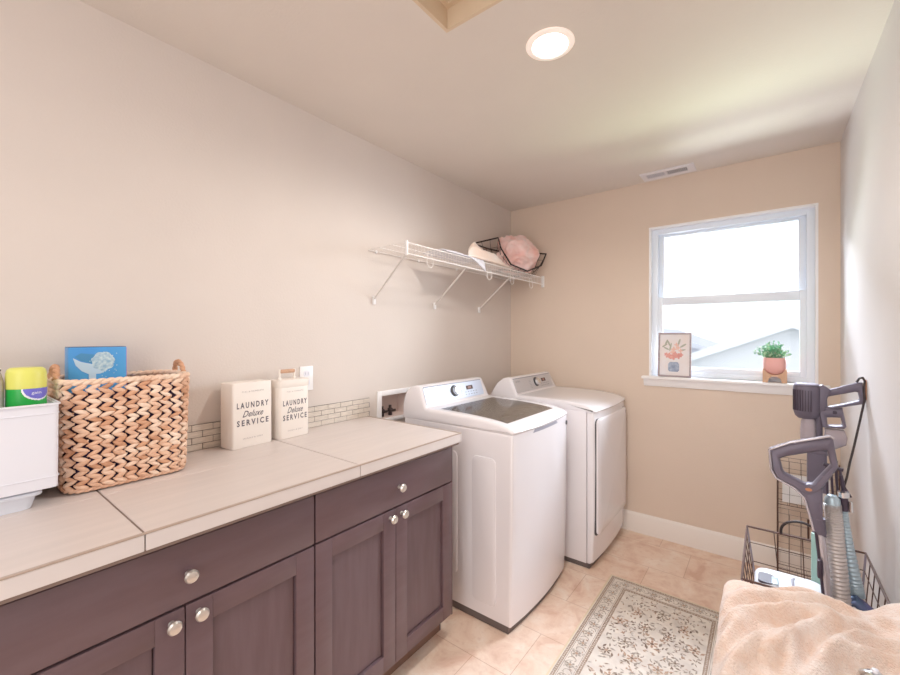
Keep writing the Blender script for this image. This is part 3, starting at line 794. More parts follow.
bm = NB(); cyl_patch(bm, lambda u, v: ((u - .02) / .034) ** 2 + ((v - 1.243) / .031) ** 2 < 1, .0002, 60, 30, -.03, .07, 1.2, 1.2428); lb = obj('label_border', bm, M['whitepaint'], sc, smooth=False)
bm = NB(); cyl_patch(bm, lambda u, v: ((u - .021) / .031) ** 2 + ((v - 1.243) / .027) ** 2 < 1, .0005, 60, 30, -.03, .07, 1.2, 1.2428); obj('label_patch', bm, M['violet'], sc, smooth=False)
text('lettering', 'gain', M['whitepaint'], sc, cyl(.014, 1.231, .001), (-math.sin(.37), math.cos(.37), 0), (0, 0, 1), .009, .02, local=False)

sp = thing('spray_bottle', 'clear grey bottle with a white cap at the photo edge, in the white bin', 'bottle', (.2, .098, 1.0))
bm = NB(); lathe(bm, [(0, .995), (.026, .995), (.028, 1.0), (.028, 1.26), (.022, 1.285), (.014, 1.292), (0, 1.292)], (.2, .098, 0), 24); obj('bottle_body', bm, M['clear'], sp)
bm = NB(); lathe(bm, [(0, 1.292), (.016, 1.292), (.016, 1.297), (.013, 1.299), (.0125, 1.335), (.01, 1.34), (0, 1.341)], (.2, .104, 0), 20); obj('cap', bm, M['plastic'], sp)
bm = NB(); lathe(bm, [(.0145, 1.289), (.0165, 1.289), (.0165, 1.294), (.0145, 1.294)], (.2, .104, 0), 20); obj('cap_ring', bm, M['faucet'], sp)

# ------------------------------------------------------------------ wire shelf
ws = thing('wire_shelf', 'white ventilated wire shelf on braces along the left wall', 'shelf', (.15, 2.28, 1.85))
SX, SY0, SY1, SZ = .3, 1.49, B - .004, 1.853
bm = NB()
k = SY0 + .008
while k < SY1 - .008:
    tube(bm, [(.006, k, SZ), (SX - .006, k, SZ), (SX, k, SZ - .006), (SX, k, SZ - .058)], .0013, 5); k += .0254
obj('deck_wires', bm, M['whitewire'], ws)
for x, z, r in ((.008, SZ - .004, .003), (.10, SZ - .004, .0022), (.20, SZ - .004, .0022), (SX - .002, SZ - .003, .0032), (SX, SZ - .06, .0035)):
    bm = NB(); tube(bm, [(x, SY0, z), (x, SY1, z)], r, 8); obj('rail', bm, M['whitewire'], ws)
bm = NB(); box(bm, SX - .008, SX + .006, SY0 - .006, SY0 + .002, SZ - .068, SZ + .006, .002); obj('end_cap', bm, M['trimw'], ws)
bm = NB(); box(bm, SX - .012, SX + .01, SY1 - .014, SY1 + .003, SZ - .082, SZ + .01, .003); obj('wall_bracket', bm, M['trimw'], ws)
for y0_, yw in ((1.497, 1.532), (2.02, 2.057), (2.55, 2.582)):
    bm = NB(); tube(bm, [(SX - .004, y0_, SZ - .052), (SX - .03, y0_, SZ - .075), (.012, yw, 1.585)], .0052, 8); br_ = obj('brace', bm, M['brace'], ws)
    bm = NB(); box(bm, .0, .014, yw - .009, yw + .009, 1.553, 1.597, .003); obj('brace_foot', bm, M['trimw'], br_)
for y in (1.667, 2.26, 2.56, 2.858):
    bm = NB(); pts = [(SX + .001, y - .026 + .0, SZ - .035)] + [(SX + .001, y + .026 * math.cos(a), SZ - .082 + .026 * math.sin(a)) for a in [PI * .9 + PI * 1.2 * q / 14 for q in range(15)]] + [(SX + .001, y + .012, SZ - .04)]
    tube(bm, pts, .0022, 6); obj('hanger_hook', bm, M['whitewire'], ws)
for y in (1.55, 1.9, 2.3, 2.7): bm = NB(); box(bm, .0, .011, y - .006, y + .006, SZ - .014, SZ + .004, .002); obj('wall_clip', bm, M['trimw'], ws)

# cloth lumps
def cloth(name, f, nu, nv, m, th=.006, label=None, cat=None):
    bm = NB(); g = [[bm.verts.new(f(i / nu, j / nv)) for j in range(nv + 1)] for i in range(nu + 1)]
    for i in range(nu):
        for j in range(nv): bm.faces.new((g[i][j], g[i + 1][j], g[i + 1][j + 1], g[i][j + 1]))
    bmesh.ops.recalc_face_normals(bm, faces=bm.faces); bmesh.ops.solidify(bm, geom=list(bm.faces), thickness=th)
    o = obj(name, bm, m, angle=180); return tag(o, label, cat)
def lump(name, c, rad, m, amp, fr, seed, label, cat, zmin=None, sub=5):
    bm = NB(); bmesh.ops.create_icosphere(bm, subdivisions=sub, radius=1)
    for v in bm.verts:
        d = v.co.copy(); n1 = noise.noise(d * fr + Vector((seed, 0, 0))); n2 = 1 - abs(noise.noise(d * fr * 1.7 + Vector((0, seed, 3)))) * 2
        k_ = 1 + amp * n1 + amp * .55 * n2 + amp * .2 * noise.noise(d * fr * 4)
        p = Vector((c[0] + d.x * rad[0] * k_, c[1] + d.y * rad[1] * k_, c[2] + d.z * rad[2] * k_))
        if zmin is not None and p.z < zmin: p.z = zmin + (p.z - zmin) * .03
        v.co = p
    o = obj(name, bm, m, angle=180); return tag(o, label, cat)
DZ = SZ + .003
def fw(u, v):
    y = 1.80 + .40 * u; x = .13 + .19 * v; z = DZ + .008 + .02 * math.sin(PI * min(1, v * 1.02)) * (.6 + .4 * math.sin(u * 5)) + .004 * noise.noise(Vector((u * 9, v * 7, 0)))
    if v > .86:
        kk = (v - .86) / .14; x = .293 + .017 * min(1, kk * 2); z = DZ + .012 - .065 * kk * max(0, (u - .55) / .45) ** 1.5 * (1 if u > .55 else 0) - .012 * kk
    return (x, y, z)
cloth('folded_cloth', fw, 40, 24, M['whitec'], .006, 'white folded cloth with one corner over the wire shelf rail', 'cloth')
def fc(u, v):
    x = .11 + .20 * v; ys_ = 2.04 + (.29 - x) * 1.3; y = ys_ + (2.57 - ys_) * u
    hgt = (.115 * min(1, .35 + u * 4) * (1 - u ** 3) * (.35 + .65 * math.sin(PI * (.12 + .76 * v)))) * (1 - .45 * u)
    fold = .013 * math.sin(v * 10 + u * 9) + .024 * noise.noise(Vector((u * 5, v * 5, 4)))
    z = DZ + .012 + hgt + fold * (1 - abs(2 * v - 1) ** 4)
    if v > .9: z = DZ + .006 + (z - DZ - .006) * (1 - (v - .9) / .1)
    return (x, y, max(z, DZ + .007))
cloth('cream_blanket', fc, 44, 36, M['cream'], .007, 'cream folded blanket on the wire shelf next to the dark wire basket', 'blanket')

wb = thing('wire_basket', 'dark wire basket tilted on the shelf corner holding a pink garment', 'basket', (.22, 2.8, SZ))
rim = [Vector(p) for p in ((.05, 2.43, 2.045), (.14, 2.64, 2.115), (.20, 2.575, 2.02), (.27, 2.60, 1.895), (.30, 2.80, 1.868), (.335, 2.965, 1.93), (.345, 3.03, 2.03), (.20, 3.05, 2.06), (.06, 3.04, 2.06), (.04, 2.7, 2.05))]
bot = [Vector(p) for p in ((.06, 2.62, 1.90), (.10, 2.66, 1.89), (.14, 2.66, 1.88), (.20, 2.66, 1.87), (.24, 2.78, 1.862), (.26, 2.93, 1.862), (.27, 2.99, 1.865), (.18, 3.0, 1.865), (.08, 3.0, 1.87), (.06, 2.8, 1.88))]
def dens(P, k=6, closed=True):
    out = []; n = len(P)
    for i in range(n if closed else n - 1):
        for q in range(k): out.append(P[i].lerp(P[(i + 1) % n], q / k))
    if not closed: out.append(P[-1])
    return out
bm = NB(); tube(bm, dens(rim), .0058, 8, True); obj('rim', bm, M['black'], wb)
R6, B6 = dens(rim), dens(bot); bm = NB(); tube(bm, B6, .003, 6, True)
for i in range(0, len(R6), 2): tube(bm, [R6[i], B6[i]], .0014, 5)
for f_ in (.3, .6): tube(bm, [a.lerp(b, f_) for a, b in zip(R6, B6)], .0014, 5, True)
for i in range(0, 30, 3): tube(bm, [B6[i], B6[-1 - i]], .0014, 5)
obj('mesh_wires', bm, M['black'], wb)
lump('pink_garment', (.19, 2.84, 2.0), (.12, .195, .125), M['pink'], .34, 1.8, 3.3, 'bundled pink fleece garment stuffed in the dark wire basket', 'garment', SZ + .016)

# ------------------------------------------------------------------ ceiling fixtures
cl = thing('ceiling_light', 'round recessed ceiling light, switched on', 'ceiling light', (1.102, 1.405, CZ))
bm = NB(); lathe(bm, [(.062, CZ - .004), (.066, CZ - .0075), (.084, CZ - .004), (.087, CZ - .0003), (.062, CZ - .0003)], (1.102, 1.405, 0), 40)
lathe_f = obj('trim_ring', bm, M['lring'], cl)
bm = NB(); lathe(bm, [(0, CZ - .0062), (.040, CZ - .006), (.062, CZ - .0045), (.062, CZ - .001), (0, CZ - .001)], (1.102, 1.405, 0), 40); obj('diffuser', bm, M['lens'], cl)
cv = thing('ceiling_vent', 'white slotted air vent on the ceiling above the window', 'vent', (1.22, 2.97, CZ))
vx0, vx1, vy_0, vy_1 = 1.065, 1.375, 2.895, 3.04
bm = NB()
for a in ((vx0, vx1, vy_0, vy_0 + .034), (vx0, vx1, vy_1 - .034, vy_1), (vx0, vx0 + .03, vy_0 + .034, vy_1 - .034), (vx1 - .04, vx1, vy_0 + .034, vy_1 - .034), (1.205, 1.216, vy_0 + .034, vy_1 - .034)): box(bm, *a, CZ - .007, CZ - .0005, .001, 1)
obj('vent_frame', bm, M['ventw'], cv)
bm = NB(); box(bm, vx0 + .01, 1.208, vy_0 + .01, vy_1 - .01, CZ - .002, CZ - .0006); obj('closed_damper', bm, M['ventm'], cv)
bm = NB(); box(bm, 1.212, vx1 - .01, vy_0 + .01, vy_1 - .01, CZ - .002, CZ - .0006); obj('open_slots', bm, M['ventd'], cv)
bm = NB()
for k_ in range(24):
    x = vx0 + .032 + k_ * .0102
    if x < vx1 - .04: box(bm, x, x + .0032, vy_0 + .03, vy_1 - .03, CZ - .0065, CZ - .002)
obj('louvres', bm, M['ventw'], cv)

# ------------------------------------------------------------------ window sill things
pf = thing('framed_picture', 'small grey-framed flower picture leaning on the window sill', 'picture', (1.24, B + .01, 1.104))
tl = math.radians(5)
def pic(u, v, d): return (1.143 + u, B - .004 + v * math.sin(tl) - d * math.cos(tl), 1.1045 + v * math.cos(tl) + d * math.sin(tl) * .3)
PW, PH, fwd = .198, .296, .011
bm = NB()
for a, b, c, d in ((0, fwd, 0, PH), (PW - fwd, PW, 0, PH), (fwd, PW - fwd, 0, fwd), (fwd, PW - fwd, PH - fwd, PH)): prism(bm, [(a, c), (b, c), (b, d), (a, d)], 0, .014, pic, .001)
obj('picture_frame', bm, M['frame'], pf)
bm = NB(); prism(bm, [(fwd, fwd), (PW - fwd, fwd), (PW - fwd, PH - fwd), (fwd, PH - fwd)], .001, .008, pic); obj('canvas', bm, M['canvas'], pf)
PF = lambda d: (lambda u, v: pic(u, v, .0082 + d))
bm = NB()
for (x, y, a, b, r) in ((.05, .23, .022, .006, 1.2), (.04, .21, .02, .005, .6), (.065, .225, .02, .005, 1.9), (.075, .2, .03, .005, 1.4), (.125, .23, .026, .006, 1.3), (.15, .21, .022, .006, .6), (.05, .19, .02, .005, -.5), (.145, .18, .02, .005, .2)): flat(bm, ell(x, y, a, b, r), PF(.0002))
obj('leaves_art', bm, M['fl3'], pf, smooth=False)
bm = NB()
for (x, y, a) in ((.065, .142, .02), (.09, .135, .022), (.12, .14, .02), (.135, .148, .016), (.1, .155, .016), (.05, .15, .013)):
    for q in range(5): flat(bm, ell(x + a * .5 * math.cos(q * 1.257), y + a * .5 * math.sin(q * 1.257), a * .55, a * .35, q * 1.257), PF(.0004 + q * .00005))
obj('flowers_art', bm, M['fl1'], pf, smooth=False)
bm = NB()
for (x, y, a) in ((.095, .185, .018), (.12, .195, .014), (.085, .165, .014), (.135, .175, .014), (.11, .215, .014)):
    for q in range(4): flat(bm, ell(x + a * .5 * math.cos(q * 1.57), y + a * .5 * math.sin(q * 1.57), a * .55, a * .3, q * 1.57), PF(.0007 + q * .00005))
obj('buds_art', bm, M['fl2'], pf, smooth=False)
bm = NB(); flat(bm, [(.07, .036), (.12, .034), (.128, .045), (.128, .085), (.118, .1), (.072, .1), (.062, .085), (.062, .047)], PF(.0006)); obj('jar_art', bm, M['fl4'], pf, smooth=False)

pt = thing('potted_plant', 'small leafy green plant in a pink pot with wooden legs on the sill', 'potted plant', (1.767, B - .005, 1.104))
pc = (1.767, B - .003)
bm = NB(); lathe(bm, [(0, 1.150), (.022, 1.152), (.042, 1.166), (.052, 1.186), (.054, 1.21), (.0535, 1.245), (.051, 1.25), (.049, 1.246), (.048, 1.235), (0, 1.235)], (*pc, 0), 32); obj('pot', bm, M['pot'], pt)
for ang in (0, ):
    bm = NB()
    half = [(-.056, 1.1045), (-.034, 1.1045), (-.026, 1.128), (-.012, 1.140), (.012, 1.140), (.026, 1.128), (.034, 1.1045), (.056, 1.1045), (.056, 1.185), (.05, 1.185), (.036, 1.163), (.015, 1.151), (-.015, 1.151), (-.036, 1.163), (-.05, 1.185), (-.056, 1.185)]
    # split into convex-ish strips: build as strip between lower and upper chain
    low = half[:8]; upc = list(reversed(half[8:]))
    w_ = .03
    def fp(u, z, d, ang=ang): return (pc[0] + u * math.cos(ang) - d * math.sin(ang), pc[1] + u * math.sin(ang) + d * math.cos(ang), z)
    for i in range(7):
        for q in ([low[i], low[i + 1], upc[i + 1], upc[i]],): prism(bm, q, -w_, w_, fp)
    bmesh.ops.remove_doubles(bm, verts=bm.verts, dist=1e-5)
    obj('wooden_leg', bm, M['potleg'], pt)
bms = [NB(), NB()]; bst = NB()
for k_ in range(70):
    a = random.uniform(0, 2 * PI); e_ = random.uniform(.15, 1.35); L_ = random.uniform(.055, .098)
    base_ = Vector((pc[0] + random.uniform(-.02, .02), pc[1] + random.uniform(-.02, .02), 1.238))
    d = Vector((math.cos(a) * math.cos(e_), math.sin(a) * math.cos(e_) * .7, math.sin(e_) * .95 + .15))
    tip = base_ + d * L_; tube(bst, [base_, base_.lerp(tip, .5) + Vector((0, 0, .004)), tip], .0008, 4)
    for q in range(7):
        p = base_.lerp(tip, .3 + .7 * q / 6); ld = Vector((random.uniform(-1, 1), random.uniform(-1, 1), random.uniform(-.3, 1))).normalized(); s = ld.cross(Vector((random.uniform(-1, 1), 1, .3))).normalized()
        l_, w_ = random.uniform(.011, .017), random.uniform(.005, .0075); b_ = bms[0 if random.random() < .7 else 1]
        vs = [b_.verts.new(p), b_.verts.new(p + ld * l_ * .5 + s * w_), b_.verts.new(p + ld * l_), b_.verts.new(p + ld * l_ * .5 - s * w_)]; b_.faces.new(vs)
fo = obj('foliage', bms[0], M['leaf'], pt, smooth=False); obj('pale_leaves', bms[1], M['leaf2'], fo, smooth=False); obj('stems', bst, M['stem'], fo)

# ------------------------------------------------------------------ rug
def rug():
    x0, x1, y0, y1 = 1.022, 1.63, 1.18, 2.425
    mats_ = [M['rugc'], M['rugt'], M['rugb'], M['rugr'], M['rugd'], M['rugf']]
    bm = NB(); box(bm, x0, x1, y0, y1, .0005, .0065, .002)
    Z = lambda d: (lambda u, v: (u, v, .0068 + d))
    def band(i0, i1, mi, d=.0002):
        a = (x0 + i0, x1 - i0, y0 + i0, y1 - i0); b = (x0 + i1, x1 - i1, y0 + i1, y1 - i1); f = Z(d)
        for P in ([(a[0], a[2]), (a[1], a[2]), (b[1], b[2]), (b[0], b[2])], [(a[1], a[2]), (a[1], a[3]), (b[1], b[3]), (b[1], b[2])], [(a[1], a[3]), (a[0], a[3]), (b[0], b[3]), (b[1], b[3])], [(a[0], a[3]), (a[0], a[2]), (b[0], b[2]), (b[0], b[3])]): flat(bm, P, f, mi)
    band(0, .008, 5); band(.011, .026, 1); band(.092, .108, 1); band(.0295, .0315, 4, .0003); band(.087, .0885, 4, .0003)
    def dots(i, mi, step=.012):
        f = Z(.0006)
        for (ax, ay, bx, by) in ((x0 + i, y0 + i, x0 + i, y1 - i), (x1 - i, y0 + i, x1 - i, y1 - i), (x0 + i, y1 - i, x1 - i, y1 - i)):
            L_ = math.hypot(bx - ax, by - ay); n = int(L_ / step)
            for k in range(n): t_ = (k + .5) / n; flat(bm, ell(ax + (bx - ax) * t_, ay + (by - ay) * t_, .0028, .0028, 0, 5), f, mi)
    dots(.0185, 0); dots(.100, 0)
    cnt = [0]
    def Zn(): cnt[0] += 1; return Z(.0004 + (cnt[0] % 7) * .00012)
    def flower(x, y, r, m1, m2, n=7, ph=0):
        for q in range(n):
            a = ph + 2 * PI * q / n; flat(bm, ell(x + r * .62 * math.cos(a), y + r * .62 * math.sin(a), r * .36, r * .2, a, 8), Zn(), m1)
        flat(bm, ell(x, y, r * .3, r * .3, 0, 8), Z(.0016), m2)
    def leaf(x, y, a, b, r, mi): flat(bm, [(x + a * math.cos(r), y + a * math.sin(r)), (x - b * math.sin(r), y + b * math.cos(r)), (x - a * math.cos(r), y - a * math.sin(r)), (x + b * math.sin(r), y - b * math.cos(r))], Zn(), mi)
    def curl(x, y, r, a0, sweep, mi, w=.0016):
        f = Zn(); pts = []
        for k in range(11):
            t_ = k / 10; a = a0 + sweep * t_; rr = r * (1 - .55 * t_); pts.append((x + rr * math.cos(a), y + rr * math.sin(a)))
        for p, q in zip(pts, pts[1:]):
            dx, dy = q[0] - p[0], q[1] - p[1]; l = math.hypot(dx, dy) + 1e-9; nx, ny = -dy / l * w, dx / l * w
            flat(bm, [(p[0] + nx, p[1] + ny), (q[0] + nx, q[1] + ny), (q[0] - nx, q[1] - ny), (p[0] - nx, p[1] - ny)], f, mi)
    # border band scrolls
    def border(ax, ay, bx, by):
        L_ = math.hypot(bx - ax, by - ay); n = max(1, round(L_ / .075)); dx, dy = (bx - ax) / L_, (by - ay) / L_; base = math.atan2(dy, dx)
        for k in range(n):
            t_ = (k + .5) * L_ / n; x, y = ax + dx * t_, ay + dy * t_; s = 1 if k % 2 else -1
            flower(x, y, .021, 2, 3, 6, k); curl(x, y, .027, base + (0 if s > 0 else PI), 4.6 * s, 2, .0014); curl(x + dx * .03, y + dy * .03, .022, base + PI / 2 * s, -3.8 * s, 4, .0012)
            for q in range(6): a = random.uniform(0, 6.28); leaf(x + .029 * math.cos(a) * (1 if abs(dx) > .5 else .85), y + .029 * math.sin(a) * (1 if abs(dy) > .5 else .85), .006, .0025, a + 1, random.choice((2, 4, 3)))
    i = .059
    border(x0 + i, y0 + i, x0 + i, y1 - i); border(x1 - i, y0 + i, x1 - i, y1 - i); border(x0 + i, y1 - i, x1 - i, y1 - i)
    # field, mirrored about the centre line
    cx = (x0 + x1) / 2; rnd = random.Random(4)
    hw = (x1 - x0) / 2 - .118
    yy = y0 + .13
    placed = []
    def both(fn, u, *a):
        fn(cx + u, *a)
        if abs(u) > .012: fn(cx - u, *a)
    for (u, yo, r, k) in ((.0, .10, .030, 2), (.10, .16, .026, 0), (.19, .12, .02, 1), (.05, .25, .024, 1), (.155, .27, .03, 0), (.0, .34, .034, 0), (.10, .40, .026, 2), (.20, .38, .022, 1),
                          (.05, .48, .03, 0), (.15, .50, .028, 1), (0, .57, .03, 2), (.10, .63, .03, 0), (.19, .62, .024, 0), (.045, .71, .026, 1), (.15, .74, .03, 2), (.0, .82, .034, 0), (.10, .86, .024, 1), (.19, .88, .022, 0), (.05, .95, .022, 2)):
        m1, m2 = ((3, 4), (4, 3), (2, 4))[k]; y = y1 - .10 - yo; ph = u * 7 + yo * 5
        if u <= hw - .012:
            def fl(X, Y):
                flower(X, Y, r * .8, m1, m2, 6, ph); sg = 1 if X >= cx else -1
                for q in range(5): a = ph + q * 1.26; leaf(X + sg * r * 1.05 * math.cos(a), Y + r * 1.05 * math.sin(a), r * .5, r * .2, (a + .9) if sg > 0 else PI - a - .9, (m1, 2, 4)[q % 3])
                curl(X, Y, r * 1.25, ph if sg > 0 else PI - ph, 2.6 * sg, 2, .0013)
            both(fl, u, y); placed.append((u, y, r))
    for k in range(430):
        u = rnd.uniform(.004, hw); y = rnd.uniform(y0 + .118, y1 - .118)
        if any(math.hypot(u - a, y - b) < r * .9 for a, b, r in placed): continue
        ty = rnd.random(); mi = rnd.choice((2, 2, 3, 4))
        if ty < .12:
            a0, sw = rnd.uniform(0, 6.28), rnd.choice((-1, 1)) * rnd.uniform(1.5, 3); r = rnd.uniform(.012, .024)
            if u + r < hw + .008:
                for sg in (1, -1): curl(cx + sg * u, y, r, a0 if sg > 0 else PI - a0, sw * sg, mi, .0012)
        else:
            a = rnd.uniform(0, 3.14); l, w = rnd.uniform(.006, .013), rnd.uniform(.002, .0046)
            for sg in (1, -1): leaf(cx + sg * u, y, l, w, a if sg > 0 else PI - a, mi)
    o = obj('area_rug', bm, mats_, smooth=False)
    tag(o, 'cream and taupe floral bordered area rug on the floor by the appliances', 'rug')
rug()

# ------------------------------------------------------------------ fuzzy blanket on the right
def blanket():
    X0, X1, Y0, Y1 = 1.632, 2.032, .52, 1.60
    nu, nv = 120, 170
    def edge_y(u): return 1.455 + .075 * u + .06 * u * u      # far edge
    folds = [
        ( (1.651, 1.209), (1.675, 1.259), (1.724, 1.312), (1.773, 1.35), (1.826, 1.375), (1.859, 1.38), (1.928, 1.429) ), 
        ( (1.728, 1.14), (1.748, 1.176), (1.777, 1.241), (1.799, 1.286), (1.841, 1.356) ), 
        ( (1.635, 1.118), (1.665, 1.196), (1.693, 1.252) ), 
        ( (1.642, 1.27), (1.681, 1.352), (1.743, 1.406), (1.784, 1.409), (1.848, 1.441), (1.906, 1.443), (1.957, 1.472) ), 
        ( (1.825, 1.215), (1.862, 1.264), (1.905, 1.293), (1.96, 1.316) ), 
        ( (1.765, 1.108), (1.775, 1.184), (1.785, 1.243) ), 
        ( (1.654, 1.029), (1.67, 1.087), (1.704, 1.154), (1.74, 1.208), (1.769, 1.24) ), 
        ( (1.79, 1.113), (1.82, 1.195), (1.858, 1.291), (1.901, 1.347), (1.957, 1.376) ), 
        ( (1.644, 1.317), (1.694, 1.405), (1.767, 1.449), (1.832, 1.469), (1.886, 1.482) ), 
    ]
    hs = (.020, .024, .014, .020, .018, .014, .020, .018, .012); ws_ = (.016, .018, .014, .018, .018, .014, .017, .016, .014)
    def dseg(p, a, b):
        ax, ay = a; bx, by = b; t_ = max(0, min(1, ((p[0] - ax) * (bx - ax) + (p[1] - ay) * (by - ay)) / ((bx - ax) ** 2 + (by - ay) ** 2))); return math.hypot(p[0] - ax - (bx - ax) * t_, p[1] - ay - (by - ay) * t_)
    def H(x, y, u, v):
        z = .670 + .026 * max(0, 1 - u * 1.2) * max(0, (y - 1.0) / .45)
        best = 0
        for P, h, w in zip(folds, hs, ws_):
            n = len(P) - 1; acc = 0
            for q in range(n):
                ax, ay = P[q]; bx, by = P[q + 1]; t_ = max(0, min(1, ((x - ax) * (bx - ax) + (y - ay) * (by - ay)) / ((bx - ax) ** 2 + (by - ay) ** 2)))
                d = math.hypot(x - ax - (bx - ax) * t_, y - ay - (by - ay) * t_); s_ = (q + t_) / n
                acc = max(acc, h * (math.sin(PI * min(1, max(0, .12 + .76 * s_))) ** .6) * math.exp(-(d / (w * .8)) ** 2 * (1 if (x - ax) * (by - ay) - (y - ay) * (bx - ax) < 0 else .35)))
            best = math.sqrt(best * best + acc * acc)
        z += best * 1.75
        z -= .014; z += .012 * noise.noise(Vector((x * 9, y * 7, 1))) + .008 * noise.noise(Vector((x * 22, y * 18, 5)))
        z += .035 * max(0, u - .75) / .25 * max(0, (y - 1.1) / .4)
        return z
    bm = NB(); g = []
    for i in range(nu + 1):
        row = []
        for j in range(nv + 1):
            # param with skirt: outer bands fall to the floor
            u = i / nu; v = j / nv
            su = .10; sv = .08
            uu = min(1, max(0, (u - su) / (1 - 2 * su))); vv = min(1, max(0, (v - sv) / (1 - 2 * sv)))
            ye = edge_y(uu) - .045 * max(0, 1 - uu / .09) ** 2; x = X0 + (X1 - X0) * uu; y = Y0 + (ye - Y0) * vv
            z = H(x, y, uu, vv)
            # soft shoulders
            ed = min(uu * (X1 - X0), (1 - vv) * (ye - Y0), vv * (ye - Y0), (1 - uu) * (X1 - X0) + .03)
            z -= .018 * math.exp(-ed / .010)
            dr = 0; ox = oy = 0
            if u < su: k = (su - u) / su; dr = max(dr, k); ox = -.012 * math.sin(min(1, k * 3) * PI / 2) * 1
            if u > 1 - su: k = (u - 1 + su) / su; dr = max(dr, k); ox = .006 * min(1, k * 3)
            if v < sv: k = (sv - v) / sv; dr = max(dr, k); oy = -.012 * min(1, k * 3)
            if v > 1 - sv: k = (v - 1 + sv) / sv; dr = max(dr, k); oy = .012 * min(1, k * 3)
            if dr:
                z = z - (z - .012) * dr; w = math.sin((x + y) * 38) * .006 * dr; ox += w * (1 if u < su else 0); oy += w * (1 if v > 1 - sv else 0)
            row.append(bm.verts.new((min(x + ox, W - .016), y + oy, z)))
        g.append(row)
    for i in range(nu):
        for j in range(nv): bm.faces.new((g[i][j], g[i + 1][j], g[i + 1][j + 1], g[i][j + 1]))
    o = obj('fleece_blanket', bm, M['blanket'], angle=180)
    return tag(o, 'fuzzy peach fleece blanket draped in soft folds against the right wall', 'blanket')
blanket()
cap = thing('steel_cap', 'small shiny steel dome on the peach fleece blanket', 'dome', (1.90, 1.168, .66))
bm = NB(); lathe(bm, [(0, .672), (.026, .672), (.027, .684), (.024, .694), (.016, .700), (.006, .703), (0, .7035)], (1.90, 1.168, 0), 32); obj('dome_shell', bm, M['chrome'], cap)
bm = NB(); lathe(bm, [(0, .702), (.005, .702), (.007, .706), (.005, .710), (0, .7105)], (1.90, 1.168, 0), 20); obj('knob', bm, M['plastic'], cap)

# ------------------------------------------------------------------ tall wire hamper
def hamper():
    t = thing('wire_hamper', 'tall bronze wire hamper with an arched handle holding vacuum tools', 'hamper', (1.84, 1.93, 0))
    x0, x1, y0, y1, zt = 1.662, 2.026, 1.70, 2.185, .555
    k = .10
    def lv(s):   # s 0 top .. 1 bottom
        i = .075 * s; return (x0 + i, x1 - i * .55, y0 + i * .4, y1 - i * .4, zt * (1 - s) + .012 * s)
    def rect(s, n=10):
        a, b, c, d, z = lv(s); P = [Vector(q) for q in ((a, c, z), (b, c, z), (b, d, z), (a, d, z))]; return P
    bm = NB(); tube(bm, dens(rect(0), 4), .0042, 8, True); obj('rim', bm, M['bronze'], t)
    bm = NB(); A, Bq = rect(0), rect(1)
    for i in range(4): bm = NB(); tube(bm, [A[i], Bq[i]], .0036, 6); obj('corner_post', bm, M['steelwire'], t)
    bm = NB()
    for s in (.12, .26, .42, .6, .8, 1.0): tube(bm, dens(rect(s), 2), .002, 5, True)
    for i in range(4):
        m = 4 if i % 2 == 0 else 6
        for q in range(1, m):
            f_ = q / m; tube(bm, [A[i].lerp(A[(i + 1) % 4], f_), Bq[i].lerp(Bq[(i + 1) % 4], f_)], .002, 5)
    for q in range(1, 6): f_ = q / 6; tube(bm, [Bq[0].lerp(Bq[3], f_), Bq[1].lerp(Bq[2], f_)], .002, 5)
    obj('mesh_wires', bm, M['bronze'], t)
    # arched handle on the far rim
    hx0_, hx1_ = 1.776, 1.90; c_ = (hx0_ + hx1_) / 2; r_ = (hx1_ - hx0_) / 2
    bm = NB(); pts = [(hx0_, y1, zt)] + [(c_ - r_ * math.cos(a), y1 + .004, zt + .012 + .052 * math.sin(a)) for a in [PI * q / 16 for q in range(17)]] + [(hx1_, y1, zt)]
    tube(bm, pts, .005, 8); obj('handle', bm, M['black'], t)
hamper()

# ------------------------------------------------------------------ upright carpet cleaner (in hamper)
uc = thing('carpet_cleaner', 'upright carpet cleaner with a grey loop handle and white body in the wire hamper', 'carpet cleaner', (1.83, 1.84, 0))
HY = 1.82
fH = lambda u, v, d: (u, HY + d, v)
HO = [(1.737, .985), (1.791, 1.015), (1.893, 1.052), (1.899, 1.046), (1.912, .955), (1.871, .872), (1.842, .845), (1.806, .862), (1.756, .886), (1.742, .915)]
HI = [(1.765, .956), (1.783, .967), (1.880, 1.004), (1.886, 1.0), (1.894, .957), (1.851, .888), (1.838, .882), (1.826, .886), (1.778, .908), (1.773, .918)]
bm = NB(); ring_prism(bm, HO, HI, -.02, .02, fH)
prism(bm, [(1.800, .868), (1.842, .886), (1.874, .876), (1.8725, .80), (1.884, .718), (1.851, .732), (1.840, .794), (1.829, .838)], -.018, .018, fH, .004)
hd = obj('loop_handle', bm, M['vac'], uc, angle=50)
bm = NB(); e_ = [Vector((u, HY - .019, v)) for u, v in ((1.851, .735), (1.839, .794), (1.828, .838), (1.803, .864), (1.754, .888), (1.741, .914), (1.736, .983), (1.791, 1.016), (1.892, 1.053), (1.90, 1.046))]
tube(bm, dens(e_, 3, False), .0035, 8); obj('handle_trim', bm, M['silv'], hd)
bm = NB(); prism(bm, ell(1.839, .868, .009, .005), -.0215, -.018, fH); obj('handle_badge', bm, M['brass'], hd)
bm = NB(); tube(bm, [(1.868, HY, .735), (1.878, HY, .62), (1.893, HY + .01, .44)], .0125, 14); sh = obj('shaft', bm, M['silv'], uc)
bm = NB(); tube(bm, [(1.858, HY - .009, .73), (1.868, HY - .009, .62), (1.883, HY + .001, .44)], .0045, 8); obj('shaft_stripe', bm, M['vacd'], sh)
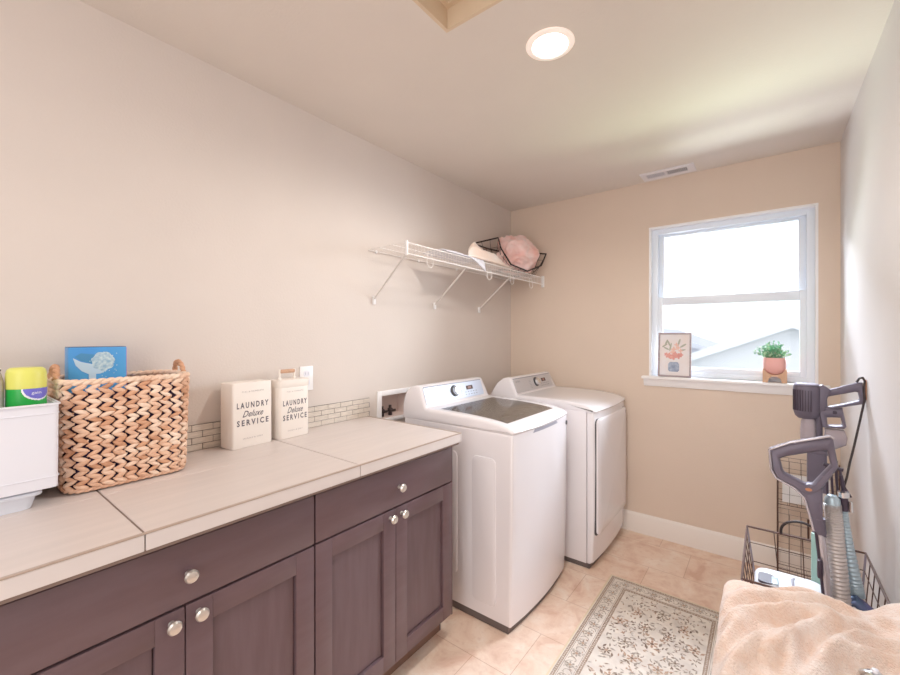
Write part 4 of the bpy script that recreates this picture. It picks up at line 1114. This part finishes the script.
bm = NB(); tube(bm, [(1.865, HY - .004, .775), (1.869, HY, .725)], .0165, 14); obj('shaft_collar', bm, M['vac'], uc)
bm = NB(); box(bm, 1.860, 1.874, HY - .03, HY - .008, .585, .645, .004); obj('cord_clip', bm, M['vacd'], uc)
bm = NB()
# white body: rounded canister with a sloping crown
def rr_loft(bm, secs):
    rings = []
    for (x0, x1, y0, y1, z, r) in secs: rings.append([bm.verts.new((u, v, z)) for u, v in rrect(x0, x1, y0, y1, r, 5)])
    for a, b in zip(rings, rings[1:]):
        for i in range(len(a)): bm.faces.new((a[i], a[(i + 1) % len(a)], b[(i + 1) % len(b)], b[i]))
    bm.faces.new(rings[0]); bm.faces.new(rings[-1])
rr_loft(bm, [(1.755, 1.885, 1.77, 1.92, .016, .04), (1.755, 1.885, 1.77, 1.92, .30, .04), (1.73, 1.888, 1.765, 1.93, .44, .04), (1.695, 1.888, 1.765, 1.93, .485, .04), (1.694, 1.887, 1.768, 1.925, .505, .04), (1.70, 1.882, 1.775, 1.915, .517, .035), (1.715, 1.87, 1.79, 1.90, .523, .03)])
obj('tank_body', bm, M['plastic2'], uc, angle=60)
bm = NB(); rr_loft(bm, [(1.704, 1.752, 1.785, 1.86, .512, .015), (1.706, 1.750, 1.787, 1.858, .5255, .014)]); tw_ = obj('tank_window', bm, M['vacd'], uc)
bm = NB(); box(bm, 1.742, 1.762, 1.79, 1.84, .518, .5285, .003); obj('latch', bm, M['hose2'], uc)
bm = NB(); tube(bm, [(1.81, 1.785, .515), (1.80, 1.81, .526), (1.80, 1.86, .526), (1.81, 1.90, .515)], .004, 8); obj('seam_band', bm, M['seam'], uc)
# hose with two hanging legs
def corr(bm, pts, r, n, amp=.0016, seg=18):
    P = [Vector(p) for p in pts]
    # catmull sample
    out = []
    m = len(P)
    for i in range(n + 1):
        t_ = i / n * (m - 1); k = min(int(t_), m - 2); f_ = t_ - k
        p0, p1, p2, p3 = P[max(k - 1, 0)], P[k], P[k + 1], P[min(k + 2, m - 1)]
        out.append(.5 * ((2 * p1) + (-p0 + p2) * f_ + (2 * p0 - 5 * p1 + 4 * p2 - p3) * f_ ** 2 + (-p0 + 3 * p1 - 3 * p2 + p3) * f_ ** 3))
    rs = [(r(i / n) if callable(r) else r) + (amp if i % 2 else -amp) for i in range(n + 1)]
    tube(bm, out, rs, seg)
h1 = thing('corrugated_hose', 'silver corrugated vacuum hose with a rounded upper end, beside the cleaner shaft', 'hose', (1.91, 1.84, .4))
bm = NB(); corr(bm, [(1.93, 1.86, .40), (1.922, 1.852, .50), (1.912, 1.848, .64), (1.905, 1.846, .76), (1.901, 1.846, .822)], lambda s: .0275 - .0065 * s, 88); obj('hose_tube', bm, M['hose'], h1, angle=25)
bm = NB(); lathe(bm, [(.0, .815), (.0205, .815), (.021, .825), (.019, .840), (.012, .850), (0, .853)], (1.901, 1.846, 0), 22); obj('hose_end', bm, M['hose2'], h1)
h2 = thing('corrugated_hose', 'blue-silver corrugated hose ending in a blue nozzle, next to the right wall', 'hose', (1.95, 1.9, .4))
bm = NB(); corr(bm, [(1.931, 1.875, .815), (1.935, 1.878, .75), (1.945, 1.885, .66), (1.960, 1.89, .555), (1.962, 1.89, .52)], lambda s: .0085 + .0145 * s, 66, .0013); obj('hose_tube', bm, M['hose2'], h2, angle=25)
bm = NB(); tube(bm, [(1.925, 1.868, .50), (1.958, 1.87, .512), (1.99, 1.86, .492), (2.008, 1.85, .470)], [.020, .027, .021, .012], 16, sy=.7); obj('nozzle', bm, M['nozzle'], h2)
bm = NB(); tube(bm, [(1.931, 1.868, .80), (1.930, 1.866, .845)], .0115, 14); obj('connector', bm, M['vacd'], h2)
bm = NB(); tube(bm, [(1.930, 1.866, .845), (1.929, 1.866, .862)], .015, 16); tube(bm, [(1.948, 1.862, .80), (1.947, 1.862, .835)], .006, 8); obj('connector_ring', bm, M['chrome'], h2)
tc_ = thing('teal_folder', 'slim teal folder standing in the wire hamper behind the cleaner shaft', 'folder', (1.89, 2.05, .02))
bm = NB(); box(bm, 1.862, 1.915, 2.05, 2.062, .016, .635, .002); obj('folder_cover', bm, M['teal'], tc_)
bm = NB(); box(bm, 1.866, 1.917, 2.0525, 2.0595, .02, .63); obj('folder_pages', bm, M['paper'], tc_)

# ------------------------------------------------------------------ cordless stick vacuum docked on the wall
sv = thing('stick_vacuum', 'dark grey cordless stick vacuum docked against the right wall by the window', 'vacuum', (1.9, 2.36, 0))
VY = 2.36
fV = lambda u, v, d: (u, VY + d, v)
bm = NB(); lathe(bm, [(0, 1.02), (.030, 1.02), (.040, 1.03), (.0455, 1.05), (.0465, 1.10), (.047, 1.155), (.044, 1.163), (0, 1.165)], (1.868, VY, 0), 32)
obj('motor_body', bm, M['vac'], sv)
bm = NB()
for k_ in range(9):
    a = math.radians(195 + k_ * 11); box(bm, -.0015, .0015, -.001, .003, 1.055, 1.145, mtx=Matrix.Translation((1.868 + .0462 * math.cos(a), VY + .0462 * math.sin(a), 0)) @ Matrix.Rotation(a - PI / 2, 4, 'Z'))
obj('cooling_slots', bm, M['vacd'], sv)
bm = NB(); lathe(bm, [(0, 1.160), (.040, 1.160), (.043, 1.166), (.039, 1.171), (0, 1.172)], (1.868, VY, 0), 32); obj('motor_cap', bm, M['vacl'], sv)
bm = NB(); prism(bm, [(1.905, 1.165), (1.918, 1.17), (1.942, 1.152), (1.93, 1.105), (1.925, 1.06), (1.905, 1.06)], -.022, .022, fV, .003)
ring_prism(bm, [(1.925, 1.150), (1.945, 1.153), (2.024, 1.186), (2.040, 1.187), (2.044, 1.110), (2.038, 1.098), (1.975, 1.078), (1.925, 1.058)],
           [(1.932, 1.118), (1.945, 1.124), (2.018, 1.148), (2.026, 1.146), (2.031, 1.120), (2.026, 1.113), (1.975, 1.092), (1.934, 1.078)], -.013, .013, fV)
obj('hand_grip', bm, M['vac'], sv, angle=50)
bm = NB(); ring_prism(bm, [(1.900, 1.072), (1.94, 1.070), (1.980, 1.076), (1.992, 1.000), (1.985, .990), (1.915, .988)], [(1.932, 1.032), (1.945, 1.034), (1.974, 1.036), (1.980, 1.010), (1.975, 1.004), (1.934, 1.000)], -.018, .018, fV)
obj('battery_grip', bm, M['vac'], sv, angle=50)
bm = NB(); prism(bm, rrect(1.948, 1.962, 1.050, 1.064, .005), -.0205, -.017, fV); obj('trigger_button', bm, M['vacd'], sv)
bm = NB(); tube(bm, [(1.903, VY, 1.05), (1.903, VY, .90)], .0165, 18); tube(bm, [(1.903, VY, .91), (1.903, VY, .87)], .024, 18)
nk = obj('wand_neck', bm, M['vac'], sv)
bm = NB(); lathe(bm, [(0, .90), (.02, .902), (.026, .92), (.027, .97), (.024, 1.01), (.018, 1.022), (0, 1.022)], (1.872, VY - .008, 0), 26); obj('cyclone_cup', bm, M['smoke'], sv)
bm = NB(); prism(bm, [(1.925, .985), (1.985, .983), (1.994, .955), (1.99, .925), (1.945, .895), (1.922, .91)], -.028, .028, fV, .008, 3); obj('dust_cup', bm, M['smoke'], sv)
bm = NB(); prism(bm, [(1.928, .912), (1.946, .898), (1.982, .921), (1.975, .934), (1.94, .93)], -.02, .02, fV, .003); obj('cup_hinge', bm, M['boxpurple'], sv)
bm = NB(); rr_loft(bm, [(1.868, 1.932, VY - .022, VY + .022, .71, .008), (1.868, 1.932, VY - .022, VY + .022, .885, .008)]); box(bm, 1.865, 1.935, VY - .025, VY + .025, .872, .888, .003); obj('wand_collar', bm, M['vac'], sv)
bm = NB(); tube(bm, [(1.903, VY, .72), (1.903, VY, .10)], .0165, 16); obj('wand_tube', bm, M['vacl'], sv)
bm = NB(); box(bm, 1.80, 2.01, VY - .05, VY + .05, .001, .055, .012, 3); tube(bm, [(1.903, VY, .05), (1.903, VY, .12)], .02, 12); obj('floor_head', bm, M['vac'], sv)
wh = thing('wall_dock', 'small white wall hook holding the stick vacuum grip', 'wall hook', (2.045, VY, 1.15))
bm = NB(); box(bm, 2.0455, 2.0498, VY - .02, VY + .02, 1.12, 1.20, .0015); obj('dock_plate', bm, M['brass'], wh)
bm = NB(); tube(bm, [(2.047, VY + .016, 1.16), (2.03, VY + .018, 1.158), (2.02, VY + .018, 1.166)], .003, 8); obj('dock_peg', bm, M['black'], wh)
cd = [Vector(p) for p in ((2.020, VY - .02, 1.188), (2.028, VY - .02, 1.205), (2.038, VY - .02, 1.209), (2.044, VY - .018, 1.195), (2.043, VY - .018, 1.16), (2.044, VY - .018, 1.12), (2.040, VY - .018, 1.095), (2.028, VY - .02, 1.02), (2.012, VY - .03, .93), (1.998, VY - .04, .86), (1.988, VY - .05, .80), (1.975, VY - .05, .74), (1.97, VY - .05, .60))]
bm = NB(); tube(bm, dens(cd, 3, False), .0042, 8)
tag(obj('power_cord', bm, M['black']), 'black cord looped over the vacuum grip and hanging down the right wall', 'cord')
ps = []
st_ = thing('carry_straps', 'bundle of thin dark straps hanging between the hose and the loop handle', 'straps', (1.92, 1.93, .8))
for q in range(4):
    x = 1.893 + q * .012; bm = NB(); tube(bm, [(x, 1.93, .93 - q * .004), (x + .003, 1.932, .87), (x + .004 + q * .003, 1.93, .80), (x + .012, 1.93, .50)], .0035, 8); obj('strap', bm, M['vacd'], st_)
bm = NB(); tube(bm, [(1.885, 1.93, .93), (1.936, 1.93, .918)], .006, 8); obj('strap_bar', bm, M['vacd'], st_)
bm = NB(); tube(bm, [(1.93, 1.93, .90), (1.937, 1.93, .86), (1.953, 1.925, .83)], .0055, 8); obj('strap', bm, M['vacd'], st_)

# ------------------------------------------------------------------ tiered wire rack against the back wall
wr = thing('wire_rack', 'thin black wire grid rack with tiers standing against the window wall', 'rack', (1.9, 2.98, 0))
def gridpanel(bm, f, u0, u1, v0, v1, nu, nv, r=.0009, rb=.0018):
    tube(bm, [f(u0, v0), f(u1, v0), f(u1, v1), f(u0, v1)], rb, 5, True)
    for k in range(1, nu): u = u0 + (u1 - u0) * k / nu; tube(bm, [f(u, v0), f(u, v1)], r, 4)
    for k in range(1, nv): v = v0 + (v1 - v0) * k / nv; tube(bm, [f(u0, v), f(u1, v)], r, 4)
fr_ = lambda Y: (lambda u, v: (u, Y, v))
for (z0, z1) in ((.435, .68), (.06, .385)):
    bm = NB(); gridpanel(bm, fr_(2.945), 1.78, 2.032, z0, z1, 5, 6 if z1 < .4 else 4); gridpanel(bm, fr_(3.035), 1.78, 2.032, z0, z1, 5, 4)
    for X in (1.78, 2.032): gridpanel(bm, lambda u, v, X=X: (X, u, v), 2.945, 3.035, z0, z1, 2, 4)
    gridpanel(bm, lambda u, v, z0=z0: (u, v, z0), 1.78, 2.032, 2.945, 3.035, 6, 2)
    obj('basket_tier', bm, M['bronze'], wr)
bm = NB()
for X in (1.78, 2.032): tube(bm, [(X, 3.037, .0), (X, 3.037, .70)], .004, 6); tube(bm, [(X, 2.943, .0), (X, 2.943, .70)], .003, 6)
obj('uprights', bm, M['bronze'], wr)
bm = NB(); box(bm, 1.80, 2.0, 2.985, 2.991, .44, .60, mtx=Matrix.Rotation(0, 4, 'X')); o = obj('paper_sheets', bm, M['paper'], smooth=False); tag(o, 'white paper sheets standing in the black wire rack', 'papers')
bm = NB(); tube(bm, [(1.908, 2.932, .385), (1.908, 2.932, .27)], .005, 8); tube(bm, [(1.908, 2.932, .30), (1.908, 2.943, .30)], .002, 6)
obj('side_rod', bm, M['bronze'], wr)

# ------------------------------------------------------------------ outside: neighbouring houses
def house(name, label, px, py, hw, slope, zc, depth, lawn=False):
    t = thing(name, label, 'house', (px, py, -3.2), group=None)
    ez = zc - hw * slope
    bm = NB(); prism(bm, [(px - hw + .3, -3.2), (px + hw - .3, -3.2), (px + hw - .3, ez + .1), (px, zc - .12), (px - hw + .3, ez + .1)], py + .35, py + depth, lambda u, v, d: (u, d, v)); obj('house_wall', bm, M['siding'], t, smooth=False)
    bm = NB()
    for sg in (-1, 1): prism(bm, [(px, zc), (px + sg * hw, ez), (px + sg * hw, ez - .12), (px, zc - .12)], py + .05, py + depth + .3, lambda u, v, d: (u, d, v))
    obj('roof', bm, M['roof'], t, smooth=False)
    bm = NB()
    for sg in (-1, 1): prism(bm, [(px, zc + .04), (px + sg * (hw + .05), ez + .04), (px + sg * (hw + .05), ez - .16), (px, zc - .16)], py, py + .05, lambda u, v, d: (u, d, v))
    rf = obj('fascia_board', bm, M['fascia'], t, smooth=False)
house('neighbour_house', 'pale gabled house with a wide roof seen through the window, right side', 2.19, 12, 4.2, .42, 1.72, 6)
house('neighbour_house', 'pale gabled house farther back, seen through the window left of the wide roof', -2.4, 19, 4.0, .38, 1.75, 8)
bm = NB(); box(bm, -40, 40, 4.5, 60, -3.4, -3.2); struct('ground', bm, M['lawn'], smooth=False)

# ------------------------------------------------------------------ light
w = bpy.data.worlds.new('world'); scene.world = w; w.use_nodes = True
nt = w.node_tree; bg = nt.nodes['Background']; bg.inputs[0].default_value = (.93, .97, 1.0, 1); bg.inputs[1].default_value = 1.55

def area(name, loc, rot, sx, sy, power, col):
    l = bpy.data.lights.new(name, 'AREA'); l.shape = 'RECTANGLE'; l.size = sx; l.size_y = sy; l.energy = power; l.color = col
    o = bpy.data.objects.new(name, l); COL.objects.link(o); o.location = loc; o.rotation_euler = rot; return o
def aimed(name, loc, tgt, sx, sy, power, col):
    d = Vector(tgt) - Vector(loc)
    return area(name, loc, d.to_track_quat('-Z', 'Y').to_euler(), sx, sy, power, col)
aimed('daylight_boost', (1.45, B + 1.5, 3.35), (1.5, B - .6, 1.2), 2.4, 1.3, 760, (.80, .87, 1))  # added lamp outside, above the view, strengthens the window daylight
aimed('low_daylight_fill', (.3, B + 1.6, .1), (1.5, B, 1.6), 1.6, 1.0, 150, (.86, .92, 1))  # added fill outside, low and out of view, for more window light
aimed('green_bounce_fill', (1.5, B + .9, .25), (1.75, B - .3, 2.3), 1.4, .8, 95, (.78, 1, .62))  # added green lamp imitating light bounced up from the grass
aimed('side_daylight_fill', (3.1, B + 1.7, 2.1), (.2, 1.5, 1.35), 1.4, 1.4, 170, (.86, .93, 1))  # added lamp outside, brightens the left wall through the window
aimed('rear_ceiling_fill', (1.05, -.65, 2.38), (1.2, .6, 0), 1.4, .9, 11, (1, .96, .95))  # added soft fill behind the camera, not a known fixture
aimed('rear_fill', (1.45, -1.22, 1.35), (1.2, 3, 1.3), 1.1, 2.1, 18, (.94, .97, 1))  # added fill behind the camera, standing in for hall light
l = bpy.data.lights.new('recessed_bulb', 'SPOT'); l.energy = 44; l.spot_size = math.radians(168); l.spot_blend = .5; l.shadow_soft_size = .06; l.color = (1, .94, .88)
o = bpy.data.objects.new('recessed_bulb', l); COL.objects.link(o); o.location = (1.102, 1.405, CZ - .02)

# ------------------------------------------------------------------ camera
cam = bpy.data.cameras.new('camera'); co = bpy.data.objects.new('camera', cam); COL.objects.link(co)
F = 408.0
cam.sensor_width = 36; cam.lens = F / 900 * 36; cam.shift_y = -1.5 / 900; cam.clip_start = .02; cam.clip_end = 200
co.location = (1.727, 0, 1.378); co.rotation_euler = (math.radians(90), 0, math.atan(316 / F))
scene.camera = co
scene.view_settings.view_transform = 'Standard'; scene.view_settings.look = 'None'; scene.view_settings.exposure = .18
scene.view_settings.gamma = 1.12
scene.cycles.use_denoising = True
scene.cycles.max_bounces = 8; scene.cycles.diffuse_bounces = 5; scene.cycles.caustics_reflective = False; scene.cycles.caustics_refractive = False
